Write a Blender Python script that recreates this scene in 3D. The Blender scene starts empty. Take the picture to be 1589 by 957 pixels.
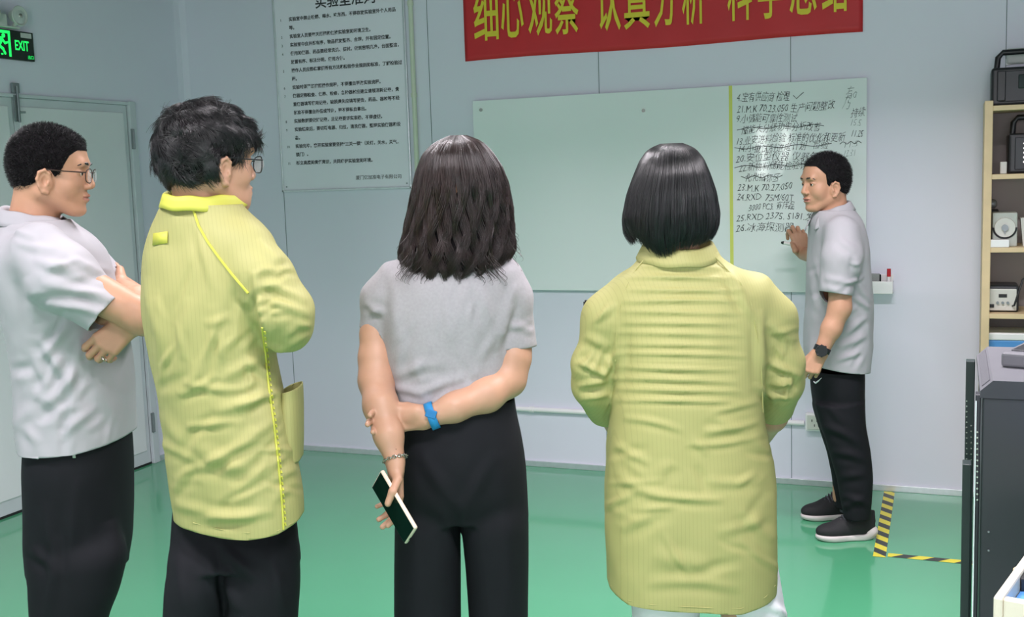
import bpy, bmesh, math, random
import numpy as np
from mathutils import Vector, Matrix
random.seed(7); RNG = np.random.default_rng(7)
SC = bpy.context.scene; COL = SC.collection
PI = math.pi
# ------------------------------------------------------------------ camera
F_PX, PITCH, ROLL, YAW, CAM_H = 1733.0, math.radians(6.68), math.radians(-1.82), math.radians(21.8), 1.60
def cam_axes(ya):
    fw = np.array([-math.sin(ya)*math.cos(PITCH), math.cos(ya)*math.cos(PITCH), -math.sin(PITCH)])
    r = np.array([math.cos(ya), math.sin(ya), 0.0]); u = np.cross(r, fw)
    c, s = math.cos(ROLL), math.sin(ROLL)
    return c*r+s*u, -s*r+c*u, fw
cr, cu_, cf = cam_axes(YAW)
cam = bpy.data.cameras.new('camera'); camo = bpy.data.objects.new('camera', cam); COL.objects.link(camo)
cam.sensor_fit = 'HORIZONTAL'; cam.sensor_width = 36.0; cam.lens = F_PX/1589*36.0; cam.clip_start = 0.05
camo.matrix_world = Matrix(((cr[0], cu_[0], -cf[0], 0), (cr[1], cu_[1], -cf[1], 0), (cr[2], cu_[2], -cf[2], CAM_H), (0, 0, 0, 1)))
SC.camera = camo
# ------------------------------------------------------------------ world, exposure
w = bpy.data.worlds.new('world'); SC.world = w; w.use_nodes = True
w.node_tree.nodes['Background'].inputs[0].default_value = (0.75, 0.85, 1.0, 1)
w.node_tree.nodes['Background'].inputs[1].default_value = 0.3
SC.view_settings.view_transform = 'Standard'; SC.view_settings.look = 'None'
SC.view_settings.gamma = 1.0; SC.view_settings.use_curve_mapping = False
SC.view_settings.exposure = 0.06
# ------------------------------------------------------------------ ceiling lights: positions (x, y, power W)
ROOM_TOP = 2.82
LIGHTS = [(-0.25, 3.45, 54), (-2.2, 3.1, 28), (-0.25, 1.3, 44), (-2.2, 1.3, 28), (-0.25, -1.2, 34), (-2.2, -1.2, 24)]
LIGHT_COL = (1.0, 0.925, 0.985)
def lamp_light(loc, power, sx, sy, parent):
    l = bpy.data.lights.new('lamp_glow', 'AREA'); l.shape = 'RECTANGLE'; l.size = sx; l.size_y = sy
    l.energy = power; l.color = LIGHT_COL; l.spread = math.radians(140)
    o = bpy.data.objects.new('lamp_glow', l); COL.objects.link(o); o.location = loc; o.parent = parent
def fill_light(loc, sx, sy, power, parent):  # added fill lamp at the wide pane, lights backs and far wall
    l = bpy.data.lights.new('daylight', 'AREA'); l.shape = 'RECTANGLE'; l.size = sx; l.size_y = sy; l.energy = power; l.color = (1.0, 0.93, 1.0)
    o = bpy.data.objects.new('daylight', l); COL.objects.link(o); o.location = loc; o.rotation_euler = (PI/2, 0, 0); o.parent = parent
FILL_W = 66  # power of the added fill lamp
# ------------------------------------------------------------------ pixel helpers
R0, U0, W0 = cam_axes(0.0)
FWD = np.array([-math.sin(YAW), math.cos(YAW), 0]); RGT = np.array([math.cos(YAW), math.sin(YAW), 0])
def ray0(px, py): return W0 + R0*(px-794.5)/F_PX - U0*(py-478.5)/F_PX
def rayw(px, py): return cf + cr*(px-794.5)/F_PX - cu_*(py-478.5)/F_PX
CAMP = np.array([0, 0, CAM_H])
def atY(px, py, Y): d = rayw(px, py); return CAMP + d*(Y/d[1])
def atX(px, py, X): d = rayw(px, py); return CAMP + d*(X/d[0])
def atZ(px, py, Z): d = rayw(px, py); return CAMP + d*((Z-CAM_H)/d[2])
# ------------------------------------------------------------------ objects
def tag(o, label=None, cat=None, group=None, kind=None):
    if label: o['label'] = label
    if cat: o['category'] = cat
    if group: o['group'] = group
    if kind: o['kind'] = kind
    return o
def empty(name, loc=(0, 0, 0), rz=0, label=None, cat=None, group=None):
    o = bpy.data.objects.new(name, None); COL.objects.link(o); o.location = loc; o.rotation_euler = (0, 0, rz)
    o.empty_display_size = 0.1
    return tag(o, label, cat, group)
def mesh_obj(name, V, Fc, mat, parent=None, smooth=False, fmi=None, mats=None):
    me = bpy.data.meshes.new(name)
    if isinstance(V, np.ndarray) and isinstance(Fc, np.ndarray):
        n = Fc.shape[1]; me.vertices.add(len(V)); me.vertices.foreach_set('co', V.astype(np.float32).ravel())
        me.loops.add(Fc.size); me.loops.foreach_set('vertex_index', Fc.astype(np.int32).ravel())
        me.polygons.add(len(Fc)); me.polygons.foreach_set('loop_start', np.arange(0, Fc.size, n, dtype=np.int32))
        me.update(calc_edges=True); me.validate()
    else:
        me.from_pydata([tuple(v) for v in V], [], [tuple(f) for f in Fc]); me.update()
    for m in (mats or [mat]): me.materials.append(m)
    if fmi is not None: me.polygons.foreach_set('material_index', np.asarray(fmi, dtype=np.int32))
    if smooth: me.polygons.foreach_set('use_smooth', [True]*len(me.polygons))
    o = bpy.data.objects.new(name, me); COL.objects.link(o); o.parent = parent
    return o
class MB:
    """collects shapes into one bmesh"""
    def __init__(s): s.bm = bmesh.new()
    def _x(s, vs, M): bmesh.ops.transform(s.bm, matrix=M, verts=vs)
    def box(s, c, d, rot=None, bev=0.0, seg=2):
        r = bmesh.ops.create_cube(s.bm, size=1.0); vs = r['verts']
        for v in vs: v.co = Vector((v.co.x*d[0], v.co.y*d[1], v.co.z*d[2]))
        if bev > 0:
            es = list({e for v in vs for e in v.link_edges})
            r2 = bmesh.ops.bevel(s.bm, geom=es, offset=bev, segments=seg, affect='EDGES', profile=0.5)
            vs = list({v for f in r2['faces'] for v in f.verts} | {v for v in vs if v.is_valid})
        M = Matrix.Translation(Vector(c))
        if rot is not None: M = M @ (rot if isinstance(rot, Matrix) else Matrix.Rotation(rot, 4, 'Z'))
        s._x(vs, M); return s
    def cyl(s, a, b, r, r2=None, seg=20, caps=True):
        a, b = Vector(a), Vector(b); d = b-a
        g = bmesh.ops.create_cone(s.bm, cap_ends=caps, segments=seg, radius1=r, radius2=(r if r2 is None else r2), depth=d.length)
        s._x(g['verts'], Matrix.Translation((a+b)/2) @ d.to_track_quat('Z', 'Y').to_matrix().to_4x4()); return s
    def ball(s, c, r, sc=(1, 1, 1), seg=16):
        g = bmesh.ops.create_uvsphere(s.bm, u_segments=seg, v_segments=max(6, seg//2), radius=r)
        s._x(g['verts'], Matrix.Translation(Vector(c)) @ Matrix.Diagonal((*sc, 1))); return s
    def tube(s, pts, r, seg=10, closed=False):
        pts = [Vector(p) for p in pts]; n = len(pts); rings = []
        up = Vector((0, 0, 1)); prev = None
        for i, p in enumerate(pts):
            if closed: t = (pts[(i+1) % n]-pts[i-1])
            else: t = pts[min(i+1, n-1)]-pts[max(i-1, 0)]
            t.normalize()
            if prev is None:
                x = t.cross(up) if abs(t.dot(up)) < 0.95 else t.cross(Vector((1, 0, 0)))
            else: x = prev - t*prev.dot(t)
            x.normalize(); prev = x; y = t.cross(x)
            rr = r[i] if hasattr(r, '__len__') else r
            rings.append([s.bm.verts.new(p+(x*math.cos(2*PI*k/seg)+y*math.sin(2*PI*k/seg))*rr) for k in range(seg)])
        for i in range(n if closed else n-1):
            A, B = rings[i], rings[(i+1) % n]
            for k in range(seg):
                try: s.bm.faces.new((A[k], A[(k+1) % seg], B[(k+1) % seg], B[k]))
                except ValueError: pass
        if not closed:
            s.bm.faces.new(rings[0][::-1]); s.bm.faces.new(rings[-1])
        return s
    def prism(s, poly, axis, lo, hi):
        """poly: 2D points in the two other axes, extruded along axis from lo to hi"""
        def P(u, v, w): return {'x': (w, u, v), 'y': (u, w, v), 'z': (u, v, w)}[axis]
        A = [s.bm.verts.new(P(u, v, lo)) for u, v in poly]; B = [s.bm.verts.new(P(u, v, hi)) for u, v in poly]
        n = len(poly); s.bm.faces.new(A[::-1]); s.bm.faces.new(B)
        for i in range(n): s.bm.faces.new((A[i], A[(i+1) % n], B[(i+1) % n], B[i]))
        return s
    def quad(s, *p): s.bm.faces.new([s.bm.verts.new(q) for q in p]); return s
    def build(s, name, mat, parent=None, smooth=False, bev=0.0):
        bmesh.ops.recalc_face_normals(s.bm, faces=s.bm.faces[:])
        me = bpy.data.meshes.new(name); s.bm.to_mesh(me); s.bm.free(); me.materials.append(mat)
        o = bpy.data.objects.new(name, me); COL.objects.link(o); o.parent = parent
        if smooth:
            me.polygons.foreach_set('use_smooth', [True]*len(me.polygons))
            if hasattr(me, 'set_sharp_from_angle'): me.set_sharp_from_angle(angle=math.radians(40))
        if bev:
            b = o.modifiers.new('bevel', 'BEVEL'); b.width = bev; b.segments = 2; b.limit_method = 'ANGLE'
        return o
def text_obj(name, body, size, mat, parent, M, sx=1.0, sy=1.0, bold=0.0, align='LEFT', extrude=0.0006, spacing=1.0, rnd=0.0):
    """text turned into one mesh; M maps local x right / y up to its place"""
    cu = bpy.data.curves.new(name, 'FONT'); cu.body = body; cu.size = size; cu.align_x = align; cu.offset = bold
    cu.extrude = extrude; cu.resolution_u = 2; cu.space_character = spacing
    t = bpy.data.objects.new(name, cu); COL.objects.link(t)
    dg = bpy.context.evaluated_depsgraph_get(); me = bpy.data.meshes.new_from_object(t.evaluated_get(dg))
    bpy.data.objects.remove(t); bpy.data.curves.remove(cu)
    me.transform(M @ Matrix.Diagonal((sx, sy, 1, 1))); me.materials.clear(); me.materials.append(mat)
    o = bpy.data.objects.new(name, me); COL.objects.link(o); o.parent = parent
    return o
# ------------------------------------------------------------------ materials
def srgb(r, g, b):
    return tuple((c/255/12.92 if c/255 <= 0.04045 else ((c/255+0.055)/1.055)**2.4) for c in (r, g, b))+(1.0,)
def mat(name, col, rough=0.5, metal=0.0, spec=0.5, noise=None, bump=None, emit=None, alpha=None, trans=0.0, coat=0.0, sss=0.0, sheen=0.0):
    """noise=(scale, amount) varies the colour, bump=(scale, strength, distance)"""
    m = bpy.data.materials.new(name); m.use_nodes = True; nt = m.node_tree; b = nt.nodes['Principled BSDF']
    b.inputs['Base Color'].default_value = col; b.inputs['Roughness'].default_value = rough
    b.inputs['Metallic'].default_value = metal; b.inputs['Specular IOR Level'].default_value = spec
    b.inputs['Coat Weight'].default_value = coat; b.inputs['Transmission Weight'].default_value = trans
    if sss: b.inputs['Subsurface Weight'].default_value = sss; b.inputs['Subsurface Radius'].default_value = (0.02, 0.008, 0.004); b.inputs['Subsurface Scale'].default_value = 0.5
    if sheen: b.inputs['Sheen Weight'].default_value = sheen
    if emit: b.inputs['Emission Color'].default_value = emit[0]; b.inputs['Emission Strength'].default_value = emit[1]
    if alpha is not None: b.inputs['Alpha'].default_value = alpha
    tc = nt.nodes.new('ShaderNodeTexCoord')
    if noise is None: noise = (6.0, 0.04)
    n = nt.nodes.new('ShaderNodeTexNoise'); n.inputs['Scale'].default_value = noise[0]; n.inputs['Detail'].default_value = 3
    nt.links.new(tc.outputs['Object'], n.inputs['Vector'])
    mr = nt.nodes.new('ShaderNodeMapRange'); mr.inputs[1].default_value = 0.3; mr.inputs[2].default_value = 0.7
    mr.inputs[3].default_value = 1-noise[1]; mr.inputs[4].default_value = 1+noise[1]; nt.links.new(n.outputs['Fac'], mr.inputs[0])
    mx = nt.nodes.new('ShaderNodeMix'); mx.data_type = 'RGBA'; mx.blend_type = 'MULTIPLY'; mx.inputs[0].default_value = 1.0
    mx.inputs[6].default_value = col; nt.links.new(mr.outputs[0], mx.inputs[7]); nt.links.new(mx.outputs[2], b.inputs['Base Color'])
    if bump:
        n2 = nt.nodes.new('ShaderNodeTexNoise'); n2.inputs['Scale'].default_value = bump[0]; n2.inputs['Detail'].default_value = 4
        nt.links.new(tc.outputs['Object'], n2.inputs['Vector'])
        bp = nt.nodes.new('ShaderNodeBump'); bp.inputs['Strength'].default_value = bump[1]; bp.inputs['Distance'].default_value = bump[2]
        nt.links.new(n2.outputs['Fac'], bp.inputs['Height']); nt.links.new(bp.outputs[0], b.inputs['Normal'])
    m['_mix'] = mx.name
    return m
def add_stripes(m, period, dark, width=0.18, horiz=True):
    """fine woven grid lines in the cloth, laid around the body's upright axis"""
    nt = m.node_tree; b = nt.nodes['Principled BSDF']; mx = nt.nodes[m['_mix']]
    tc = nt.nodes.new('ShaderNodeTexCoord'); sep = nt.nodes.new('ShaderNodeSeparateXYZ'); nt.links.new(tc.outputs['Object'], sep.inputs[0])
    def M(op, a, bb=None):
        n = nt.nodes.new('ShaderNodeMath'); n.operation = op
        for i, v in enumerate((a, bb)):
            if v is None: continue
            if isinstance(v, (int, float)): n.inputs[i].default_value = v
            else: nt.links.new(v, n.inputs[i])
        return n.outputs[0]
    s = M('ADD', sep.outputs[0], M('MULTIPLY', sep.outputs[1], 0.35))
    fr = M('FRACT', M('DIVIDE', s, period)); line = M('LESS_THAN', fr, width)
    f = M('SUBTRACT', 1.0, M('MULTIPLY', line, 1-dark))
    m2 = nt.nodes.new('ShaderNodeMix'); m2.data_type = 'RGBA'; m2.blend_type = 'MULTIPLY'; m2.inputs[0].default_value = 1
    nt.links.new(mx.outputs[2], m2.inputs[6]); nt.links.new(f, m2.inputs[7]); nt.links.new(m2.outputs[2], b.inputs['Base Color'])
    return m
M = {}
M['wall'] = mat('painted_steel_panel', srgb(230, 229, 243), 0.38, noise=(1.2, 0.015), spec=0.4)
M['wall_dark'] = mat('panel_joint', srgb(120, 132, 138), 0.5)
M['ceiling'] = mat('ceiling_board', srgb(150, 152, 152), 0.8)
M['door'] = mat('door_leaf_paint', srgb(234, 234, 238), 0.4, noise=(2, 0.015))
M['doorframe'] = mat('door_frame_metal', srgb(212, 216, 222), 0.35, metal=0.05)
M['alu'] = mat('brushed_aluminium', srgb(214, 218, 222), 0.28, metal=0.55, noise=(30, 0.05))
M['steel'] = mat('dark_steel', srgb(140, 146, 150), 0.4, metal=0.5)
M['black_gap'] = mat('rubber_gap', srgb(30, 34, 34), 0.8)
M['white_plastic'] = mat('white_plastic', srgb(244, 242, 242), 0.35)
M['cream_pipe'] = mat('cream_conduit', srgb(214, 220, 200), 0.35)
M['paper'] = mat('poster_sheet', srgb(242, 240, 250), 0.3, noise=(3, 0.012))
M['ink'] = mat('black_print', srgb(48, 50, 54), 0.5)
M['red'] = mat('red_banner_cloth', srgb(206, 42, 48), 0.55, noise=(5, 0.05), bump=(7, 0.35, 0.01))
M['yellow'] = mat('yellow_print', srgb(232, 214, 60), 0.6)
M['board'] = mat('glass_board', srgb(240, 246, 246), 0.06, spec=0.5, noise=(1, 0.01), coat=0.2)
M['board_edge'] = mat('board_green_edge', srgb(120, 160, 145), 0.2)
M['marker_ink'] = mat('marker_ink', srgb(52, 58, 60), 0.6)
M['faint_ink'] = mat('wiped_marker_ink', srgb(140, 152, 150), 0.6)
M['tape_y'] = mat('yellow_tape', srgb(226, 214, 60), 0.4)
M['tape_k'] = mat('black_tape', srgb(46, 50, 48), 0.4)
M['yellow_line'] = mat('yellow_line_tape', srgb(222, 226, 110), 0.5)
M['sign'] = mat('sign_dark_green', srgb(8, 36, 22), 0.25)
M['sign_glow'] = mat('sign_lit_green', srgb(40, 230, 110), 0.4, emit=(srgb(30, 255, 105), 0.85))
M['skin'] = mat('skin', srgb(194, 146, 118), 0.5, sss=0.06, noise=(25, 0.05), bump=(220, 0.12, 0.001))
M['skin_f'] = mat('fair_skin', srgb(192, 148, 122), 0.5, sss=0.06, noise=(25, 0.04), bump=(220, 0.1, 0.001))
M['lip'] = mat('lips', srgb(178, 120, 104), 0.45)
M['hair'] = mat('black_hair', srgb(26, 24, 26), 0.33, spec=0.8, noise=(60, 0.3))
M['hair_b'] = mat('brown_black_hair', srgb(46, 33, 31), 0.36, spec=0.7, noise=(40, 0.35))
M['hair_base'] = mat('dull_black_hair', srgb(22, 20, 22), 0.85, spec=0.15, noise=(60, 0.3))
M['eye'] = mat('eye_white', srgb(225, 222, 216), 0.15)
M['iris'] = mat('dark_iris', srgb(30, 20, 16), 0.1)
M['polo'] = mat('light_grey_polo_knit', srgb(172, 170, 175), 0.85, noise=(8, 0.03), bump=(900, 0.15, 0.001), sheen=0.1)
M['tee'] = mat('grey_tee_knit', srgb(160, 157, 161), 0.85, noise=(150, 0.05), bump=(900, 0.15, 0.001), sheen=0.1)
M['coat'] = add_stripes(mat('lime_antistatic_cloth', srgb(170, 167, 108), 0.62, noise=(4, 0.03), spec=0.35), 0.0088, 0.92)
M['coat_trim'] = mat('lime_seam_cloth', srgb(198, 198, 78), 0.6)
M['black_cloth'] = mat('black_trouser_cloth', srgb(20, 21, 26), 0.8, noise=(5, 0.12), spec=0.25)
M['white_cloth'] = mat('white_trouser_cloth', srgb(226, 226, 230), 0.8)
M['shoe'] = mat('black_mesh_fabric', srgb(30, 30, 33), 0.75, bump=(500, 0.4, 0.002))
M['sole'] = mat('white_rubber', srgb(214, 206, 204), 0.5)
M['lace'] = mat('grey_lace', srgb(74, 74, 82), 0.8)
M['blackp'] = mat('black_plastic', srgb(26, 28, 32), 0.4)
M['glass_lens'] = mat('clear_lens', (1, 1, 1, 1), 0.02, alpha=0.18)
M['blue_band'] = mat('blue_rubber', srgb(36, 132, 190), 0.45)
M['screen'] = mat('phone_screen', srgb(14, 40, 32), 0.08)
M['beige'] = mat('beige_case', srgb(226, 206, 186), 0.35)
M['silver'] = mat('silver', srgb(190, 186, 180), 0.25, metal=0.9)
M['rack'] = mat('black_powder_coat', srgb(40, 42, 48), 0.42, noise=(3, 0.05))
M['rack_side'] = mat('dark_green_black_steel', srgb(42, 54, 54), 0.4)
M['rack_grey'] = mat('grey_moulded_plastic', srgb(104, 104, 110), 0.45)
M['pine'] = mat('pine_board', srgb(226, 200, 158), 0.5, noise=(9, 0.07))
M['shelf_back'] = mat('grey_back_panel', srgb(150, 142, 140), 0.7)
M['inst_white'] = mat('instrument_white', srgb(214, 214, 206), 0.4)
M['blue_box'] = mat('blue_box', srgb(84, 150, 214), 0.5)
M['pcb_blue'] = mat('blue_lining', srgb(96, 162, 236), 0.45)
M['lamp_white'] = mat('lamp_housing', srgb(205, 208, 204), 0.4)
M['diffuser'] = mat('lamp_diffuser', (1, 1, 1, 1), 0.5, emit=((1, 0.98, 0.96, 1), 6.0))
M['daylight'] = mat('daylight_pane', (1, 1, 1, 1), 0.5, emit=((1, 0.99, 0.97, 1), 12.0))
M['daylight_dim'] = mat('hazy_daylight_pane', (1, 1, 1, 1), 0.5, emit=((1, 0.99, 1.0, 1), 2.0))  # glowing pane added to go with the fill lamp
# glossy green epoxy floor
m = mat('green_epoxy_floor', srgb(84, 164, 122), 0.13, spec=0.5, noise=(1.1, 0.03), coat=0.25, bump=(2.2, 0.05, 0.02)); M['floor'] = m

# ------------------------------------------------------------------ implicit-surface modeller
class Sdf:
    def __init__(s): s.ops = []
    def _add(s, fn, lo, hi, k, mode):
        s.ops.append((fn, np.array(lo, float), np.array(hi, float), k, mode)); return s
    def cone(s, a, b, ra, rb, k=0.015, mode='u', flat=None):
        a = np.array(a, float); b = np.array(b, float); ab = b-a; L = max(ab@ab, 1e-9)
        def fn(X, Y, Z):
            t = np.clip(((X-a[0])*ab[0]+(Y-a[1])*ab[1]+(Z-a[2])*ab[2])/L, 0, 1)
            return np.sqrt((X-a[0]-t*ab[0])**2+(Y-a[1]-t*ab[1])**2+(Z-a[2]-t*ab[2])**2)-(ra+(rb-ra)*t)
        r = max(ra, rb); return s._add(fn, np.minimum(a, b)-r, np.maximum(a, b)+r, k, mode)
    def path(s, pts, k=0.015):
        for p, q in zip(pts[:-1], pts[1:]): s.cone(p[0], q[0], p[1], q[1], k)
        return s
    def ell(s, c, r, R=None, k=0.015, mode='u'):
        c = np.array(c, float); r = np.array(r, float); R = np.eye(3) if R is None else np.array(R)
        def fn(X, Y, Z):
            x, y, z = X-c[0], Y-c[1], Z-c[2]
            u = x*R[0, 0]+y*R[1, 0]+z*R[2, 0]; v = x*R[0, 1]+y*R[1, 1]+z*R[2, 1]; q = x*R[0, 2]+y*R[1, 2]+z*R[2, 2]
            k0 = np.sqrt((u/r[0])**2+(v/r[1])**2+(q/r[2])**2)+1e-6
            k1 = np.sqrt((u/r[0]**2)**2+(v/r[1]**2)**2+(q/r[2]**2)**2)+1e-6
            return k0*(k0-1)/k1
        m_ = r.max(); return s._add(fn, c-m_, c+m_, k, mode)
    def loft(s, rows, k=0.02, n=2.3, mode='u', sm=0.03, inset=0.0, skew=0.0):
        """rows (z, cx, cy, rx, ry) : an upright body of changing oval section; skew shears y with x"""
        rows = sorted(rows); A = np.array(rows, float); zz = np.arange(A[0, 0], A[-1, 0], 0.004)
        T = [np.interp(zz, A[:, 0], A[:, i]) for i in range(1, 5)]
        kw = max(1, int(sm/0.004)); ker = np.ones(2*kw+1); ker /= ker.sum()
        T = [np.convolve(np.pad(t, kw, mode='edge'), ker, 'valid') for t in T]
        z0, z1 = A[0, 0]+inset, A[-1, 0]-inset
        def fn(X, Y, Z):
            zf = Z.ravel(); cx, cy, rx, ry = [np.interp(zf, zz, t).reshape(Z.shape) for t in T]
            rx = np.maximum(rx-inset, 0.004); ry = np.maximum(ry-inset, 0.004)
            x = X-cx; y = Y-cy-skew*x
            k0 = np.sqrt((x/rx)**2+(y/ry)**2)+1e-6; k1 = np.sqrt((x/rx**2)**2+(y/ry**2)**2)+1e-6
            kn = (np.abs(x/rx)**n+np.abs(y/ry)**n)**(1/n)
            d = (kn-1)*k0/k1
            return np.maximum(d, np.maximum(Z-z1, z0-Z))
        mx = A[:, 3].max(); my = A[:, 4].max()+abs(skew)*mx
        lo = [A[:, 1].min()-mx, A[:, 2].min()-my, z0]; hi = [A[:, 1].max()+mx, A[:, 2].max()+my, z1]
        return s._add(fn, lo, hi, k, mode)
    def box(s, c, h, R=None, r=0.005, k=0.01, mode='u'):
        c = np.array(c, float); R = np.eye(3) if R is None else np.array(R)
        def fn(X, Y, Z):
            x, y, z = X-c[0], Y-c[1], Z-c[2]
            u = np.abs(x*R[0, 0]+y*R[1, 0]+z*R[2, 0])-h[0]+r; v = np.abs(x*R[0, 1]+y*R[1, 1]+z*R[2, 1])-h[1]+r; q = np.abs(x*R[0, 2]+y*R[1, 2]+z*R[2, 2])-h[2]+r
            return np.sqrt(np.maximum(u, 0)**2+np.maximum(v, 0)**2+np.maximum(q, 0)**2)+np.minimum(np.maximum(u, np.maximum(v, q)), 0)-r
        m_ = float(np.linalg.norm(h)); return s._add(fn, c-m_, c+m_, k, mode)
    def bounds(s):
        U = [o for o in s.ops if o[4] == 'u']
        return np.min([o[1] for o in U], 0)-0.02, np.max([o[2] for o in U], 0)+0.02
    def grid(s, lo, hi, h):
        n = np.maximum(np.ceil((np.array(hi)-lo)/h).astype(int)+1, 3)
        ax = [(lo[i]+np.arange(n[i])*h).astype(np.float32) for i in range(3)]
        D = np.full(tuple(n), 0.5, np.float32)
        for fn, a, b, k, mode in s.ops:
            m_ = k+4*h; i0 = np.clip(np.floor((a-m_-lo)/h).astype(int), 0, n); i1 = np.clip(np.ceil((b+m_-lo)/h).astype(int)+1, 0, n)
            if (i1 <= i0).any(): continue
            sl = tuple(slice(i0[i], i1[i]) for i in range(3))
            X = ax[0][sl[0]][:, None, None]; Y = ax[1][sl[1]][None, :, None]; Z = ax[2][sl[2]][None, None, :]
            v = fn(X, Y, Z).astype(np.float32); d = D[sl]
            if mode == 'u':
                hh = np.maximum(k-np.abs(d-v), 0)/k; D[sl] = np.minimum(d, v)-hh*hh*k*0.25
            else:
                v = -v; hh = np.maximum(k-np.abs(d-v), 0)/k; D[sl] = np.maximum(d, v)+hh*hh*k*0.25
        return D
def surface_nets(D, lo, h):
    I = D < 0; n = np.array(D.shape)-1
    c = [(i, j, k) for i in (0, 1) for j in (0, 1) for k in (0, 1)]
    cnt = np.zeros(tuple(n), np.uint8)
    for i, j, k in c: cnt += I[i:n[0]+i, j:n[1]+j, k:n[2]+k]
    act = np.argwhere((cnt > 0) & (cnt < 8))
    if len(act) == 0: return np.zeros((0, 3)), np.zeros((0, 4), int)
    vals = np.stack([D[act[:, 0]+i, act[:, 1]+j, act[:, 2]+k] for i, j, k in c], 1)
    C = np.array(c, float); S = np.zeros((len(act), 3)); N = np.zeros(len(act))
    for p in range(8):
        for q in range(p+1, 8):
            if np.abs(C[p]-C[q]).sum() != 1: continue
            a, b = vals[:, p], vals[:, q]; x = (a < 0) != (b < 0)
            t = a[x]/(a[x]-b[x]); S[x] += C[p]+(C[q]-C[p])*t[:, None]; N[x] += 1
    V = np.array(lo)+(act+S/N[:, None])*h
    flat = (act[:, 0]*n[1]+act[:, 1])*n[2]+act[:, 2]
    Fs = []
    for ax in range(3):
        o = [0, 0, 0]; o[ax] = 1; s0 = tuple(slice(0, D.shape[i]-o[i]) for i in range(3)); s1 = tuple(slice(o[i], D.shape[i]) for i in range(3))
        ch = np.argwhere(I[s0] != I[s1]); u, v = [(1, 2), (2, 0), (0, 1)][ax]
        ok = (ch[:, u] > 0) & (ch[:, v] > 0) & (ch[:, u] < n[u]) & (ch[:, v] < n[v]); ch = ch[ok]
        ins = I[ch[:, 0], ch[:, 1], ch[:, 2]]; ids = []
        for du, dv in ((1, 1), (0, 1), (0, 0), (1, 0)):
            cc = ch.copy(); cc[:, u] -= du; cc[:, v] -= dv
            ids.append(np.searchsorted(flat, (cc[:, 0]*n[1]+cc[:, 1])*n[2]+cc[:, 2]))
        Q = np.stack(ids, 1); Q[~ins] = Q[~ins][:, ::-1]; Fs.append(Q)
    return V, np.concatenate(Fs)
def compact(V, Fc):
    u, inv = np.unique(Fc, return_inverse=True); return V[u], inv.reshape(Fc.shape)
def vnormals(V, Fc):
    a, b, c, d = (V[Fc[:, i]] for i in range(4)); n = np.cross(c-a, d-b)
    N = np.zeros_like(V)
    for i in range(4): np.add.at(N, Fc[:, i], n)
    return N/np.maximum(np.linalg.norm(N, axis=1), 1e-12)[:, None]
def polygonise(S, h, boxes=()):
    """whole surface at cell h, with finer boxes [(lo, hi, h2)] (hands, face)"""
    lo, hi = S.bounds(); Vs, Fs, off = [], [], 0
    V, Q = surface_nets(S.grid(lo, hi, h), lo, h)
    ctr = V[Q].mean(1); keep = np.ones(len(Q), bool)
    for a, b, h2 in boxes: keep &= ~(((ctr > np.array(a)+h) & (ctr < np.array(b)-h)).all(1))
    V, Q = compact(V, Q[keep]); Vs.append(V); Fs.append(Q); off = len(V)
    for bi, (a, b, h2) in enumerate(boxes):
        a = np.array(a, float); b = np.array(b, float); v, q = surface_nets(S.grid(a-2*h2, b+2*h2, h2), a-2*h2, h2)
        if len(q) == 0: continue
        ctr = v[q].mean(1); k = ((ctr > a) & (ctr < b)).all(1)
        for (a2, b2, _) in boxes[:bi]: k &= ~(((ctr > np.array(a2)) & (ctr < np.array(b2))).all(1))
        if not k.any(): continue
        v, q = compact(v, q[k]); Vs.append(v); Fs.append(q+off); off += len(v)
    return np.concatenate(Vs), np.concatenate(Fs)
_lat = RNG.random((32, 32, 32)).astype(np.float32)
def vnoise(P):
    i = np.floor(P).astype(int); f = P-i; f = f*f*(3-2*f); r = 0
    for a in (0, 1):
        for b in (0, 1):
            for c in (0, 1):
                w_ = (f[:, 0] if a else 1-f[:, 0])*(f[:, 1] if b else 1-f[:, 1])*(f[:, 2] if c else 1-f[:, 2])
                r = r+w_*_lat[(i[:, 0]+a) % 32, (i[:, 1]+b) % 32, (i[:, 2]+c) % 32]
    return r*2-1
def clip(V, Q, keep):
    """keep(V) -> signed value, cloth stays where it is < 0; edge verts are drawn onto the cut"""
    s = keep(V); m_ = (s[Q] < 0).any(1); Q = Q[m_]; V = V.copy()
    for _ in range(3):
        s = keep(V); e = 1e-4; G = np.stack([(keep(V+np.eye(3)[i]*e)-s)/e for i in range(3)], 1)
        g2 = np.maximum((G**2).sum(1), 1e-2); out = s > 0; st = G*(s/g2)[:, None]; ln = np.linalg.norm(st, axis=1, keepdims=True); st *= np.minimum(1, 0.006/np.maximum(ln, 1e-9)); V[out] -= st[out]
    return compact(V, Q)
def solid(o, t=0.003):
    s = o.modifiers.new('thickness', 'SOLIDIFY'); s.thickness = t; s.offset = -1
    return o
# ================================================================== THE ROOM
YW, XL, XR, YB = 5.686, -4.377, 1.75, -3.0
def slab(name, c, d, m, bev=0): 
    o = MB().box(c, d, bev=bev).build(name, m); tag(o, kind='structure'); return o
slab('floor', ((XL+XR)/2, (YW+YB)/2, -0.05), (XR-XL+0.4, YW-YB+0.4, 0.1), M['floor'])
slab('ceiling', ((XL+XR)/2, (YW+YB)/2, ROOM_TOP+0.05), (XR-XL+0.4, YW-YB+0.4, 0.1), M['ceiling'])
wb = slab('wall_back', ((XL+XR)/2, YW+0.05, ROOM_TOP/2), (XR-XL+0.2, 0.1, ROOM_TOP), M['wall'])
slab('wall_right', (XR+0.05, (YW+YB)/2, ROOM_TOP/2), (0.1, YW-YB+0.2, ROOM_TOP), M['wall'])
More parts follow.
